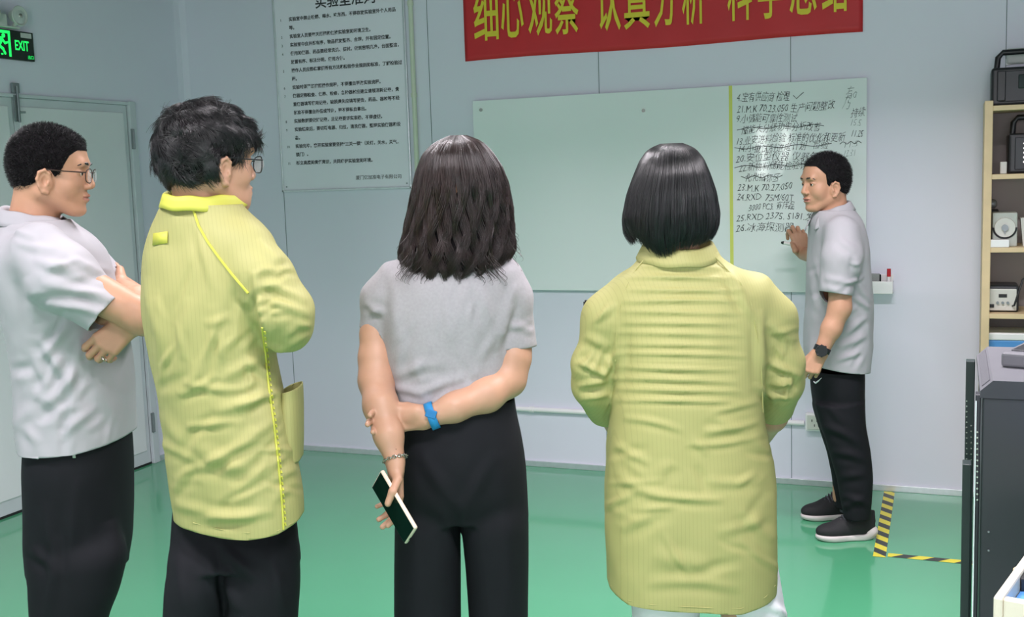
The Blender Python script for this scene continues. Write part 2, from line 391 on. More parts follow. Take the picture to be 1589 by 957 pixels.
# panel joints of the back wall: shallow grooves' rubber lips
mb = MB()
for x in (-3.705, -2.722, -1.745, -0.765, 0.2, 1.18):
    mb.box((x, YW-0.0008, ROOM_TOP/2), (0.0035, 0.0016, ROOM_TOP))
tag(mb.build('trim_1', M['wall_dark']), kind='structure')
# corner cove between back and left wall
tag(MB().prism([(XL, YW), (XL+0.05, YW), (XL+0.012, YW-0.012), (XL, YW-0.05)], 'z', 0.0, ROOM_TOP).build('trim_2', M['wall']), kind='structure')
# left wall with the double-door opening
D0, D1, DZ = 3.42, 5.165, 2.076
mb = MB()
mb.box((XL-0.05, (YB+D0)/2, ROOM_TOP/2), (0.1, D0-YB+0.1, ROOM_TOP))
mb.box((XL-0.05, (D1+YW)/2+0.03, ROOM_TOP/2), (0.1, YW-D1+0.06, ROOM_TOP))
mb.box((XL-0.05, (D0+D1)/2, (DZ+ROOM_TOP)/2), (0.1, D1-D0, ROOM_TOP-DZ))
tag(mb.build('wall_left', M['wall']), kind='structure')
# wall behind the camera, with two narrow windows and a wide glowing pane added for fill
mb = MB(); WX = [(-2.37, -2.22), (-2.06, -1.93), (-0.75, 1.45)]; z0, z1 = 1.28, 2.12
mb.box(((XL+XR)/2, YB-0.05, z0/2), (XR-XL+0.2, 0.1, z0)); mb.box(((XL+XR)/2, YB-0.05, (z1+ROOM_TOP)/2), (XR-XL+0.2, 0.1, ROOM_TOP-z1))
xs = [XL-0.1]+[v for p in WX[:2] for v in p]+[XR+0.1]
xs = [XL-0.1]+[v for p in WX for v in p]+[XR+0.1]
for a, b in ((xs[0], xs[1]), (xs[2], xs[3]), (xs[4], xs[5]), (xs[6], xs[7])): mb.box(((a+b)/2, YB-0.05, (z0+z1)/2), (b-a, 0.1, z1-z0))
tag(mb.build('wall_front', M['wall']), kind='structure')
for i, (a, b) in enumerate(WX):
    o = MB().box(((a+b)/2, YB-0.06, (z0+z1)/2), (b-a, 0.01, z1-z0)).build('window_%d' % (i+1), M['daylight'] if i < 2 else M['daylight_dim']); tag(o, kind='structure')  # the third is an added fill pane, not a known opening
    f = MB()
    for x in (a, b): f.box((x, YB-0.03, (z0+z1)/2), (0.02, 0.05, z1-z0+0.02))
    for z in (z0, z1): f.box(((a+b)/2, YB-0.03, z), (b-a+0.02, 0.05, 0.02))
    f.build('window_frame', M['alu'], o)
    if i == 2: fill_light(((a+b)/2, YB-0.04, (z0+z1)/2), b-a-0.04, z1-z0-0.04, FILL_W, o)  # added fill lamp, set into the wide pane
# skirting of aluminium channel
o = MB().box(((XL+XR)/2, YW-0.006, 0.016), (XR-XL-0.1, 0.012, 0.032), bev=0.002).build('baseboard_back', M['alu']); tag(o, kind='structure')
mb = MB(); mb.box((XL+0.006, (D1+0.05+YW)/2, 0.016), (0.012, YW-D1-0.06, 0.032)); mb.box((XL+0.006, (YB+D0-0.05)/2, 0.016), (0.012, D0-YB-0.06, 0.032))
tag(mb.build('baseboard_left', M['alu']), kind='structure')
# double door in the left wall
dr = MB(); FW = 0.05
dr.box((XL+0.008, D1+FW/2, DZ/2+0.01), (0.03, FW, DZ+0.02), bev=0.003)
dr.box((XL+0.008, D0-FW/2, DZ/2+0.01), (0.03, FW, DZ+0.02), bev=0.003)
dr.box((XL+0.004, (D0+D1)/2, DZ+0.008), (0.02, D1-D0+2*FW, 0.018), bev=0.003)
door = dr.build('door_1', M['doorframe']); tag(door, kind='structure')
MID = 4.335
for a, b in ((MID+0.002, D1-0.003), (D0+0.003, MID-0.002)):
    lf = MB().box((XL-0.02, (a+b)/2, DZ/2+0.004), (0.044, b-a, DZ-0.012), bev=0.003).build('door_leaf', M['doorframe'], door)
    MB().box((XL+0.004, (a+b)/2, DZ/2+0.02), (0.01, b-a-0.07, DZ-0.13), bev=0.004).build('door_panel', M['door'], lf)
    MB().box((XL-0.02, (a+b)/2, 0.006), (0.05, b-a, 0.012)).build('door_sweep', M['black_gap'], lf)
for z in (1.885, 1.07, 0.245):
    h = MB(); h.box((XL+0.026, D1+0.006, z), (0.012, 0.02, 0.115), bev=0.002); h.cyl((XL+0.034, D1+0.004, z-0.055), (XL+0.034, D1+0.004, z+0.055), 0.006)
    h.build('door_hinge', M['steel'], door)
lt = MB(); y = MID+0.012
lt.box((XL+0.014, y, 2.02), (0.012, 0.034, 0.13), bev=0.002); lt.box((XL+0.014, y, 2.12), (0.016, 0.045, 0.05), bev=0.003)
lt.cyl((XL+0.026, y, 1.95), (XL+0.026, y, 2.13), 0.006); lt.cyl((XL+0.02, y, 2.0), (XL+0.05, y+0.02, 2.0), 0.005)
lt.build('door_bolt', M['steel'], door)
hd = MB(); hd.tube([(XL+0.01, MID+0.06, 1.02), (XL+0.06, MID+0.06, 1.02), (XL+0.062, MID+0.16, 1.02)], 0.009); hd.box((XL+0.012, MID+0.06, 1.0), (0.01, 0.035, 0.16), bev=0.003)
hd.build('door_handle', M['steel'], door)

# ---------------------------------------------------------------- ceiling lamps
lp = None
for i, (x, y, pw) in enumerate(LIGHTS):
    e = empty('ceiling_lamp', (x, y, ROOM_TOP), 0, 'long white fluorescent batten on the ceiling, %s side, %s row' % (('right', 'left')[i % 2], ('board', 'middle', 'window')[i//2]), 'ceiling lamp', 'ceiling lamps above the group')
    if lp is None:
        b = MB(); b.box((0, 0, -0.03), (1.24, 0.16, 0.06), bev=0.008); lp_b = b.build('housing', M['lamp_white'], e)
        b = MB(); b.cyl((-0.58, 0, -0.068), (0.58, 0, -0.068), 0.014); lp_t = b.build('tube', M['diffuser'], e, smooth=True); lp = e
    else:
        for s in (lp_b, lp_t): c = s.copy(); COL.objects.link(c); c.parent = e
    lamp_light((0, 0, -0.09), pw, 1.2, 0.14, e)
# ---------------------------------------------------------------- poster
PX0, PX1, PZ0, PZ1 = -3.706, -2.8535, 1.557, 2.76
po = empty('rules_poster', (PX0, YW, PZ0), 0, 'white framed laboratory rules poster printed with numbered Chinese lines on the wall', 'poster')
def loc(o, *p): return tuple(np.array(p)-np.array(o.location))
MB().box(loc(po, (PX0+PX1)/2, YW-0.006, (PZ0+PZ1)/2), (PX1-PX0-0.01, 0.008, PZ1-PZ0-0.01)).build('sheet', M['paper'], po)
f = MB(); t = 0.012
for x in (PX0+t/2, PX1-t/2): f.box(loc(po, x, YW-0.009, (PZ0+PZ1)/2), (t, 0.018, PZ1-PZ0), bev=0.002)
for z in (PZ0+t/2, PZ1-t/2): f.box(loc(po, (PX0+PX1)/2, YW-0.009, z), (PX1-PX0, 0.018, t), bev=0.002)
f.build('frame', M['alu'], po)
for x in (PX0+0.03, PX1-0.03):
    for z in (PZ0+0.03, PZ1-0.03): MB().cyl(loc(po, x, YW-0.01, z), loc(po, x, YW-0.014, z), 0.004, seg=12).build('screw', M['steel'], po)
def wallM(par, px, py, off, Y=YW):
    p = atY(px, py, Y); p = loc(par, p[0], Y-off, p[2])
    return Matrix.Translation(Vector(p)) @ Matrix.Rotation(PI/2, 4, 'X')
def wallT(par, x, z, off): return Matrix.Translation(Vector(loc(par, x, YW-off, z))) @ Matrix.Rotation(PI/2, 4, 'X')
text_obj('title', '实验室准则', 0.086, M['ink'], po, wallM(po, 490, 12, 0.0105), bold=0.001, sx=0.92)
LN = [('1', '实验室中禁止吸烟、喝水、吃东西，不得存放实验室外个人用品'), ('', '等。'), ('2', '实验室人员要每天打扫和保持实验室的环境卫生。'),
 ('3', '实验室中应井然有序，物品摆放整齐、合理，并有固定位置。'), ('4', '使用的仪器、药品要经常洗涤、擦拭，做到窗明几净，台面整洁，'), ('', '放置有序、标注分明，使用方便。'),
 ('5', '操作人员应熟练掌握所有方法和检验作业规则的标准，了解检验过'), ('', '程。'), ('6', '实验时须严格按照操作规程，不得擅自更改实验流程。'),
 ('7', '仪器定期检查、保养、检修，各种器材应建立请领消耗记录，贵'), ('', '重仪器填写使用记录，破损遗失应填写报告，药品、器材等不经'), ('', '批准不得擅自外借或转让，更不得私自拿出。'),
 ('8', '实验数据要做好记录，且记录要详实准确，不得虚假。'), ('9', '实验结束后，要切断电源、归位，清洗仪器，整理实验仪器和设'), ('', '备。'),
 ('10', '实验完毕，离开实验室要坚持“三关一锁”（关灯，关水，关气，'), ('', '锁门）。'), ('11', '树立高度的责任意识，共同维护实验室的环境。')]
za = atY(449, 33, YW)[2]; zb = atY(466, 255, YW)[2]
for i, (n, s) in enumerate(LN):
    z = za+(zb-za)*i/17
    body = text_obj('text_line', s, 0.0248, M['ink'], po, wallT(po, -3.602, z, 0.0105), bold=0.0005, sx=1.0)
    wd = max(v.co.x for v in body.data.vertices)-min(v.co.x for v in body.data.vertices)
    if n: text_obj('line_number', n, 0.021, M['ink'], po, wallT(po, -3.66, z, 0.0105), sx=0.9)
text_obj('company_name', '厦门亿加准电子有限公司', 0.026, M['ink'], po, wallT(po, -3.21, atY(560, 278, YW)[2], 0.0105), sx=1.03)
# ---------------------------------------------------------------- banner
BX0, BX1, BZ0, BZ1 = -2.4987, -0.4274, 2.235, 2.735
nx, nz = 80, 16; V = []; Q = []
ba = empty('banner', (BX0, YW, BZ0), 0, 'long red cloth banner with bold yellow Chinese slogan above the glass board', 'banner')
for j in range(nz+1):
    for i in range(nx+1):
        u, v = i/nx, j/nz
        V.append((u*(BX1-BX0), -0.008-0.004*math.sin(u*17+v*3)*(1-v)*0.6-0.002*math.sin(u*41), v*(BZ1-BZ0)+(0.004*math.sin(u*9)*(1-v))))
for j in range(nz):
    for i in range(nx): a = j*(nx+1)+i; Q.append((a, a+1, a+nx+2, a+nx+1))
o = mesh_obj('cloth', V, Q, M['red'], ba, smooth=True); solid(o, 0.001)
for ch, x0, x1, yb in (('细', 738, 776, 65), ('心', 780, 815, 60), ('观', 822, 859, 57), ('察', 863, 900, 55), ('认', 928, 965, 50), ('真', 970, 1010, 47), ('分', 1016, 1052, 43), ('析', 1060, 1096, 40), ('科', 1130, 1168, 34), ('学', 1177, 1217, 31), ('总', 1226, 1268, 25), ('结', 1276, 1316, 21)):
    a = atY(x0, yb, YW); b = atY(x1, yb, YW); wdt = b[0]-a[0]
    ob = text_obj('character', ch, 0.2, M['yellow'], ba, Matrix.Identity(4), bold=0.0022, extrude=0.001)
    co = np.array([v.co[:] for v in ob.data.vertices]); mn, mx = co.min(0), co.max(0)
    s = wdt/(mx[0]-mn[0]); s2 = 0.285/(mx[1]-mn[1])
    for v in ob.data.vertices:
        x = (v.co.x-mn[0])*s; z = (v.co.y-mn[1])*s2; v.co = Vector((a[0]-BX0+x, -0.0155-v.co.z*0.5, a[2]-BZ0+z))
# ---------------------------------------------------------------- glass writing board
GX0, GX1, GZ0, GZ1 = -2.459, -0.406, 0.988, 2.02
gb = empty('glass_board', (GX0, YW, GZ0), 0, 'large pale green glass writing board with black handwriting and a yellow line on the wall', 'board')
GT = 0.022
MB().box(loc(gb, (GX0+GX1)/2, YW-GT+0.004, (GZ0+GZ1)/2), (GX1-GX0, 0.008, GZ1-GZ0), bev=0.0015).build('panel', M['board'], gb)
MB().box(loc(gb, (GX0+GX1)/2, YW-0.008, (GZ0+GZ1)/2), (GX1-GX0-0.02, 0.014, GZ1-GZ0-0.02)).build('backing', M['board_edge'], gb)
for x, z in ((GX0+0.05, GZ1-0.05), ((GX0+GX1)/2-0.07, GZ1-0.1), (GX1-0.05, GZ0+0.05), (GX0+0.05, GZ0+0.05)):
    MB().cyl(loc(gb, x, YW-GT, z), loc(gb, x, YW-GT-0.008, z), 0.009, seg=16).build('fixing', M['silver'], gb, smooth=True)
MB().box(loc(gb, -1.056, YW-GT-0.0006, (GZ0+GZ1)/2), (0.017, 0.0008, GZ1-GZ0)).build('yellow_line', M['yellow_line'], gb)
def scrawl(px, py, s, px1, h, ink='marker_ink', strike=False):
    """a handwritten line from pixel px,py to px1; h letter height m"""
    a = atY(px, py, YW-GT); b = atY(px1, py, YW-GT); W_ = b[0]-a[0]
    ob = text_obj('handwriting', s, h, M[ink], gb, Matrix.Identity(4), bold=-0.0004 if ink == 'marker_ink' else -0.0008, extrude=0.0003)
    co = np.array([v.co[:] for v in ob.data.vertices]); mn, mx = co.min(0), co.max(0); sx = W_/(mx[0]-mn[0])
    r = random.Random(s); ph = r.random()*6
    for v in ob.data.vertices:
        x = (v.co.x-mn[0])*sx; y = v.co.y
        y2 = y+0.004*math.sin(x*14+ph)+0.0025*math.sin(x*55+ph*2); x2 = x+0.22*y+0.0025*math.sin(y*260+x*30)
        v.co = Vector((a[0]-GX0+x2, -GT-0.0006-v.co.z, a[2]-GZ0+y2-h*0.35))
    if strike:
        st = MB(); n = 16; pts = [(a[0]-GX0-0.02+(W_+0.04)*i/n, -GT-0.001, a[2]-GZ0+0.006*math.sin(i*1.1+ph)+0.004) for i in range(n+1)]
        st.tube(pts, 0.0016, 5).build('strike_line', M['marker_ink'], gb)
scrawl(1143, 153, '4.宝有供应商 检理', 1224, 0.052)
scrawl(1143, 171, '21.M.K 70.23.050 生产问题整改', 1294, 0.05)
scrawl(1142, 186, '9.小储能可靠性测试', 1236, 0.048)
scrawl(1150, 201, '储能大分级功率分析改善', 1272, 0.047, strike=True)
scrawl(1143, 218, '13.业安进料检验 标准的优化和更新', 1310, 0.048)
scrawl(1146, 231, '14.小批试制进度计划   检验', 1284, 0.046, strike=True)
scrawl(1141, 246, '20.安位型仪器 仪器包', 1268, 0.048)
scrawl(1146, 260, '22.新物料储能检验标准', 1262, 0.047, strike=True)
scrawl(1156, 276, '化化指标区', 1208, 0.047, strike=True)
scrawl(1144, 291, '23.M.K 70.27.050', 1228, 0.048)
scrawl(1143, 307, '24.RXD  75M/60T', 1230, 0.048)
scrawl(1161, 321, '3000 PCS. 有样品', 1232, 0.045)
scrawl(1142, 337, '25.RXD 2375. S181.发', 1262, 0.046)
scrawl(1141, 354, '26.冰海探测器', 1230, 0.05)
scrawl(1320, 174, '持续', 1341, 0.05); scrawl(1320, 190, '15.5', 1335, 0.045, 'faint_ink'); scrawl(1321, 208, '11.25', 1338, 0.045)
scrawl(1310, 223, '11.5', 1330, 0.04, 'faint_ink', True); scrawl(1309, 238, '12.31', 1325, 0.045, 'faint_ink')
scrawl(1312, 146, '有o', 1328, 0.07, 'faint_ink'); scrawl(1307, 162, '乃', 1317, 0.07, 'faint_ink')
a = [atY(x, y, YW-GT) for x, y in ((1231, 148), (1236, 153), (1247, 143))]
MB().tube([loc(gb, p[0], YW-GT-0.001, p[2]) for p in a], 0.0016, 5).build('tick_mark', M['marker_ink'], gb)
# ---------------------------------------------------------------- conduits, socket, tray
def conduit(name, pts, r, m, label):
    e = empty(name, pts[0], 0, label, 'conduit')
    MB().tube([loc(e, *p) for p in pts], r, 14).build('pipe', m, e, smooth=True)
    n = len(pts)-1
    for k in range(5):
        t = (k+0.5)/5; a, b = np.array(pts[0]), np.array(pts[-1]); c = a+(b-a)*t; d = (b-a)/np.linalg.norm(b-a)
        MB().tube([loc(e, *(c-d*0.012)), loc(e, *(c+d*0.012))], r+0.004, 14).build('clip', m, e, smooth=True)
    return e
cz = 0.323
conduit('wall_conduit', [(-2.815, YW-0.014, cz+0.01), (-2.815, YW-0.014, ROOM_TOP-0.002)], 0.0135, M['cream_pipe'], 'upright cream electrical conduit beside the rules poster')
conduit('wall_conduit', [(-2.80, YW-0.014, cz), (-0.70, YW-0.014, cz)], 0.0135, M['white_plastic'], 'horizontal white electrical conduit low on the wall under the glass board')
e = empty('wall_socket', (-0.647, YW, 0.335), 0, 'small white electric socket low on the wall at the end of the conduit', 'socket')
MB().box((0, -0.02, 0), (0.09, 0.04, 0.09), bev=0.006).build('box', M['white_plastic'], e)
MB().box((0, -0.042, 0), (0.072, 0.006, 0.072), bev=0.003).build('face_plate', M['inst_white'], e)
h = MB(); 
for x, z in ((-0.012, 0.01), (0.012, 0.01), (0, -0.014)): h.box((x, -0.0452, z), (0.004, 0.002, 0.012))
h.build('pin_slots', M['black_gap'], e)
e = empty('marker_tray', (-0.335, YW, 0.987), 0, 'small white tray fixed to the wall beside the glass board', 'tray')
b = MB(); b.box((0, -0.037, 0.004), (0.11, 0.07, 0.006), bev=0.002); b.box((0, -0.071, 0.032), (0.11, 0.005, 0.06), bev=0.002)
b.box((0, -0.004, 0.045), (0.11, 0.006, 0.09), bev=0.002)
for x in (-0.053, 0.053): b.box((x, -0.037, 0.032), (0.004, 0.07, 0.06), bev=0.001)
b.build('holder', M['white_plastic'], e)
e = empty('board_eraser', (-0.362, YW-0.037, 0.995), 0, 'grey block board eraser standing in the white wall tray', 'eraser')
MB().box((0, 0, 0.044), (0.042, 0.03, 0.088), bev=0.004).build('block', mat('grey_foam', srgb(150, 152, 150), 0.8), e); MB().box((0.0235, 0, 0.042), (0.006, 0.03, 0.084), bev=0.002).build('felt_pad', M['black_gap'], e)
e = empty('marker_pen', (-0.30, YW-0.045, 0.995), 0, 'red capped white marker pen standing upright in the wall tray', 'marker')
MB().cyl((0, 0, 0), (0.001, 0, 0.075), 0.008).build('barrel', M['white_plastic'], e, smooth=True); MB().cyl((0.001, 0, 0.075), (0.001, 0, 0.113), 0.0092).build('cap', mat('red_cap', srgb(196, 24, 40), 0.4), e, smooth=True)
# ---------------------------------------------------------------- exit sign and emergency light on the left wall
def lw(o, x, y, z): return tuple(np.array((x, y, z))-np.array(o.location))
SY0, SY1, SZ0, SZ1 = 4.085, 4.484, 2.258, 2.402
e = empty('exit_sign', (XL, SY0, SZ0), 0, 'dark green exit sign with lit running figure and the word EXIT above the doors', 'exit sign')
MB().box(lw(e, XL+0.012, (SY0+SY1)/2, (SZ0+SZ1)/2), (0.022, SY1-SY0, SZ1-SZ0), bev=0.003).build('plate', M['sign'], e)
MX = Matrix(((0, 0, 1, 0), (1, 0, 0, 0), (0, 1, 0, 0), (0, 0, 0, 1)))   # local x -> +Y, y -> Z, facing +X
def onleft(y, z, off=0.0238): return Matrix.Translation(Vector((off, y, z))) @ MX
text_obj('exit_word', 'EXIT', 0.068, M['sign_glow'], e, onleft(0.272, 0.05), sx=0.66, bold=0.0012, extrude=0.0004)
text_obj('small_print', '出口', 0.02, M['sign_glow'], e, onleft(0.352, 0.012), extrude=0.0004)
MB().box((0.024, 0.35, 0.125), (0.001, 0.07, 0.024)).build('sticker', M['lamp_white'], e)
d = MB()
for c, s in (((0.24, 0.072), (0.014, 0.118)), ((0.175, 0.131), (0.144, 0.014)), ((0.108, 0.072), (0.014, 0.118))): d.box((0.0238, c[0], c[1]), (0.001, s[0], s[1]))
d.build('door_symbol', M['sign_glow'], e)
# running figure: a flat pictogram of rounded bars
g = MB()
def bar(p, q, r):
    (a, b), (c, dd) = p, q; L = math.hypot(c-a, dd-b) or 1; nx_, ny_ = -(dd-b)/L*r, (c-a)/L*r
    g.prism([(a+nx_, b+ny_), (c+nx_, dd+ny_), (c-nx_, dd-ny_), (a-nx_, b-ny_)], 'x', 0.0234, 0.0243)
    for (u, v) in (p, q): g.prism([(u+r*math.cos(t*PI/6), v+r*math.sin(t*PI/6)) for t in range(12)], 'x', 0.02345, 0.02435)
g.prism([(0.205+0.011*math.cos(t*PI/8), 0.112+0.011*math.sin(t*PI/8)) for t in range(16)], 'x', 0.0234, 0.0243)
for p, q, r in (((0.19, 0.095), (0.172, 0.065), 0.011), ((0.172, 0.062), (0.196, 0.048), 0.0075), ((0.196, 0.048), (0.208, 0.026), 0.0065), ((0.17, 0.062), (0.158, 0.042), 0.0075), ((0.158, 0.042), (0.136, 0.042), 0.006),
                ((0.19, 0.1), (0.166, 0.098), 0.006), ((0.166, 0.098), (0.15, 0.082), 0.005), ((0.196, 0.094), (0.212, 0.076), 0.006), ((0.212, 0.076), (0.23, 0.082), 0.005), ((0.185, 0.022), (0.192, 0.022), 0.004)): bar(p, q, r)
g.build('running_figure', M['sign_glow'], e)
e = empty('emergency_light', (XL, 4.31, 2.41), 0, 'white emergency light with round lamp heads above the exit sign', 'emergency light')
b = MB(); b.box((0.02, -0.035, 0.004), (0.04, 0.22, 0.010), bev=0.003); b.box((0.02, -0.035, 0.035), (0.04, 0.07, 0.06), bev=0.008); b.build('bracket', M['lamp_white'], e)
for y in (0.05, -0.12):
    h = MB(); h.cyl((0.02, y, 0.004), (0.04, y, 0.03), 0.01); h.cyl((0.02, y, 0.062), (0.068, y, 0.058), 0.026, 0.046, seg=32); h.tube([(0.068, y+0.046*math.cos(t*PI/16), 0.058+0.046*math.sin(t*PI/16)) for t in range(32)], 0.004, 8, True)
    hh = h.build('lamp_head', M['lamp_white'], e, smooth=True)
    MB().ball((0.062, y, 0.058), 0.041, (0.28, 1, 1), 24).build('lens', mat('ribbed_lens', srgb(200, 206, 204), 0.15, bump=(90, 0.5, 0.004)), hh, smooth=True)
    MB().ball((0.074, y, 0.058), 0.012, (0.5, 1, 1), 12).build('bulb', M['silver'], hh, smooth=True)
# ---------------------------------------------------------------- hazard tape on the floor
def tape(x0, y0, x1, y1, wd, label):
    a = np.array([x0, y0]); b = np.array([x1, y1]); L = np.linalg.norm(b-a); d = (b-a)/L; n = np.array([-d[1], d[0]])
    e = empty('hazard_tape', (x0, y0, 0), 0, label, 'floor tape')
    P = lambda u, v: (*(d*u+n*v), 0.0012)
    V = []; Q = []; mi = []; s = 0.06; k = 0; u = -wd
    def clipq(u0, u1):   # slanted stripe cut to the tape's ends
        pts = [(u0, -wd/2), (u1, -wd/2), (u1+wd, wd/2), (u0+wd, wd/2)]
        out = pts
        for side in (0, 1):
            res = []
            for i in range(len(out)):
                p, q = out[i], out[(i+1) % len(out)]; lim = 0 if side == 0 else L
                ip = p[0] >= lim if side == 0 else p[0] <= lim; iq = q[0] >= lim if side == 0 else q[0] <= lim
                if ip: res.append(p)
                if ip != iq: t = (lim-p[0])/(q[0]-p[0]); res.append((lim, p[1]+(q[1]-p[1])*t))
            out = res
            if len(out) < 3: return None
        return out
    while u < L:
        c = clipq(u, u+s)
        if c: base = len(V); V += [P(*p) for p in c]; Q.append(tuple(range(base, base+len(c)))); mi.append(k % 2)
        u += s; k += 1
    mesh_obj('strip', V, Q, None, e, fmi=mi, mats=[M['tape_y'], M['tape_k']])
tape(-0.277, 4.68, -0.29, YW-0.02, 0.05, 'yellow and black hazard tape running from the wall out across the green floor')
tape(-0.245, 4.715, 1.4, 4.69, 0.045, 'yellow and black hazard tape running sideways behind the black cabinet')
# ---------------------------------------------------------------- shelf
SHX0, SHX1, SHY0, SHY1 = 0.108, 1.05, 5.36, 5.675
s = 5.36/5.686
def zat(px, py, Y): return atY(px, py, Y)[2]
xl = atY(1524, 400, SHY0)[0]; SHX0 = xl
sh = empty('shelf_unit', (SHX0, SHY0, 0), 0, 'pale pine shelving unit with equipment on it against the wall', 'shelf')
PT = 0.034
zt = zat(1530, 160, SHY0)
for x in (SHX0+PT/2, SHX1-PT/2):
    MB().box(loc(sh, x, (SHY0+SHY1)/2, (zt+0.01)/2), (PT, SHY1-SHY0, zt+0.01), bev=0.002).build('side_panel', M['pine'], sh)
MB().box(loc(sh, (SHX0+SHX1)/2, SHY1-0.004, zt/2), (SHX1-SHX0-2*PT, 0.008, zt-0.02)).build('back_panel', M['shelf_back'], sh)
SZ = {}
for k, py in enumerate((163, 270, 384, 487, 590, 700)):
    z = zat(1560, py, SHY0) if py < 650 else 0.06; SZ[k] = z
    MB().box(loc(sh, (SHX0+SHX1)/2, (SHY0+SHY1)/2-0.004, z-0.011), (SHX1-SHX0-2*PT, SHY1-SHY0-0.012, 0.022), bev=0.0015).build('shelf_board', M['pine'], sh)
SF = SHY0+0.05
def sx_(px): return atY(px, 300, SF)[0]
def case(name, px0, px1, h, k, label, depth=0.2, m='blackp'):
    x0, x1 = sx_(px0), sx_(px1); e = empty(name, ((x0+x1)/2, SF+depth/2, SZ[k]), 0, label, 'equipment case'); W_ = x1-x0
    MB().box((0, 0, h/2), (W_, depth, h), bev=0.012, seg=3).build('body', M[m], e)
    MB().box((0.0, -depth/2-0.003, h/2), (W_*0.78, 0.008, h*0.8), bev=0.003).build('front_panel', M['rack'], e)
    hb = MB(); r = W_*0.42; pts = [(-r, 0, h-0.005), (-r*0.96, 0, h+0.05), (-r*0.8, 0, h+0.072), (r*0.8, 0, h+0.072), (r*0.96, 0, h+0.05), (r, 0, h-0.005)]
    hb.tube(pts, 0.013, 10).build('handle', M['blackp'], e, smooth=True)
    return e, W_
e, W_ = case('portable_speaker', 1535, 1650, 0.165, 0, 'black boxy portable unit with a carrying handle on the top shelf')
MB().box((-W_*0.36, -0.106, 0.085), (0.035, 0.012, 0.13), bev=0.004).build('corner_guard', M['blackp'], e)
MB().box((0.02, -0.109, 0.10), (W_*0.4, 0.004, 0.06), bev=0.003).build('display', M['screen'], e)
e, W_ = case('portable_speaker', 1563, 1660, 0.175, 1, 'black portable unit with a column of small buttons on the second shelf')
for i in range(5): MB().cyl((-W_*0.24, -0.106, 0.13-i*0.02), (-W_*0.24, -0.112, 0.13-i*0.02), 0.004, seg=10).build('button', M['silver'], e)
x = sx_(1556.5); e = MB().box((0, 0, 0.027), (0.028, 0.03, 0.054), bev=0.004).build('small_box', M['inst_white'])
e.location = (x, SF+0.02, SZ[1]); tag(e, 'small white box beside the black unit on the second shelf', 'box')
# dial instrument
x0, x1 = sx_(1541), sx_(1580); W_ = x1-x0; e = empty('dial_instrument', ((x0+x1)/2, SF+0.07, SZ[2]), 0, 'pale grey instrument with a round dial on the third shelf', 'instrument')
MB().box((0, 0, 0.075), (W_, 0.12, 0.15), bev=0.005).build('body', mat('pale_green_grey', srgb(186, 192, 184), 0.45), e)
MB().cyl((0.0, -0.058, 0.085), (0.0, -0.072, 0.085), 0.045, 0.042, seg=36).build('dial', M['inst_white'], e, smooth=True)
MB().tube([(0.047*math.cos(t), -0.062, 0.085+0.047*math.sin(t)) for t in np.linspace(PI, 2*PI, 16)], 0.004, 8).build('dial_rim', M['rack'], e)
b = MB(); b.cyl((0, -0.07, 0.085), (0, -0.084, 0.085), 0.014); b.box((0, -0.08, 0.075), (0.006, 0.006, 0.03)); b.build('knob', M['steel'], e)
x = sx_(1550); e = MB().box((0, 0, 0.017), (0.09, 0.05, 0.034), bev=0.004).build('white_block', M['white_plastic']); e.location = (x, SF-0.02, SZ[2]); tag(e, 'low cream white block in front of the dial instrument on the third shelf', 'block')
x = sx_(1590); e = MB().prism([(0, 0), (0.06, 0), (0.06, 0.125), (-0.012, 0.125)], 'y', -0.04, 0.04).build('white_housing', M['inst_white']); e.location = (x, SF+0.08, SZ[2]); tag(e, 'white slanted housing at the picture edge on the third shelf', 'housing')
e = empty('camera_stand', (sx_(1540), SF+0.2, SZ[2]), 0, 'small dark gadget with a round base showing behind the dial instrument', 'gadget')
b = MB(); b.cyl((0, 0, 0), (0, 0, 0.012), 0.035); b.cyl((0, 0, 0.01), (0, 0, 0.15), 0.006); b.cyl((0, 0, 0.15), (0, 0, 0.16), 0.035, 0.03); b.build('stand', M['rack'], e); MB().ball((0.005, 0, 0.185), 0.022).build('head', M['steel'], e, smooth=True)
# soldering station
x0, x1 = sx_(1535), sx_(1584); W_ = x1-x0; H_ = 0.12; e = empty('soldering_station', ((x0+x1)/2, SF+0.09, SZ[3]), 0, 'white fronted soldering station with small display and three knobs on the fourth shelf', 'soldering station')
MB().box((0, 0.01, H_/2), (W_+0.006, 0.16, H_), bev=0.012, seg=3).build('body', M['rack'], e)
MB().box((0, -0.074, H_/2-0.004), (W_-0.014, 0.012, H_-0.022), bev=0.004).build('front_panel', M['inst_white'], e)
MB().box((0, -0.081, H_*0.62), (0.034, 0.003, 0.015)).build('display', M['blackp'], e)
for i in (-1, 0, 1): MB().cyl((i*0.021, -0.079, H_*0.36), (i*0.021, -0.09, H_*0.36), 0.006, seg=14).build('knob', M['steel'], e, smooth=True)
MB().box((-W_*0.36, -0.082, H_*0.24), (0.022, 0.006, 0.016), bev=0.002).build('switch', M['blackp'], e)
MB().tube([(W_*0.32, -0.085, 0.03), (W_*0.36, -0.11, 0.035), (W_*0.48, -0.115, 0.09), (W_*0.62, -0.10, 0.15), (W_*0.85, -0.08, 0.165), (W_*1.0, -0.06, 0.12)], 0.0045, 8).build('cable', M['blackp'], e, smooth=True)
# blue box on the fifth shelf
x0 = sx_(1533); H_ = zat(1560, 517, SF)-SZ[4]; e = empty('storage_box', (x0+0.19, SF+0.11, SZ[4]), 0, 'bright blue box with a white lid on the lower shelf behind the black cabinet', 'box')
MB().box((0, 0, H_*0.42), (0.37, 0.2, H_*0.84), bev=0.006).build('body', M['blue_box'], e); MB().box((0, 0, H_*0.92), (0.38, 0.21, H_*0.16), bev=0.006).build('lid', M['white_plastic'], e)
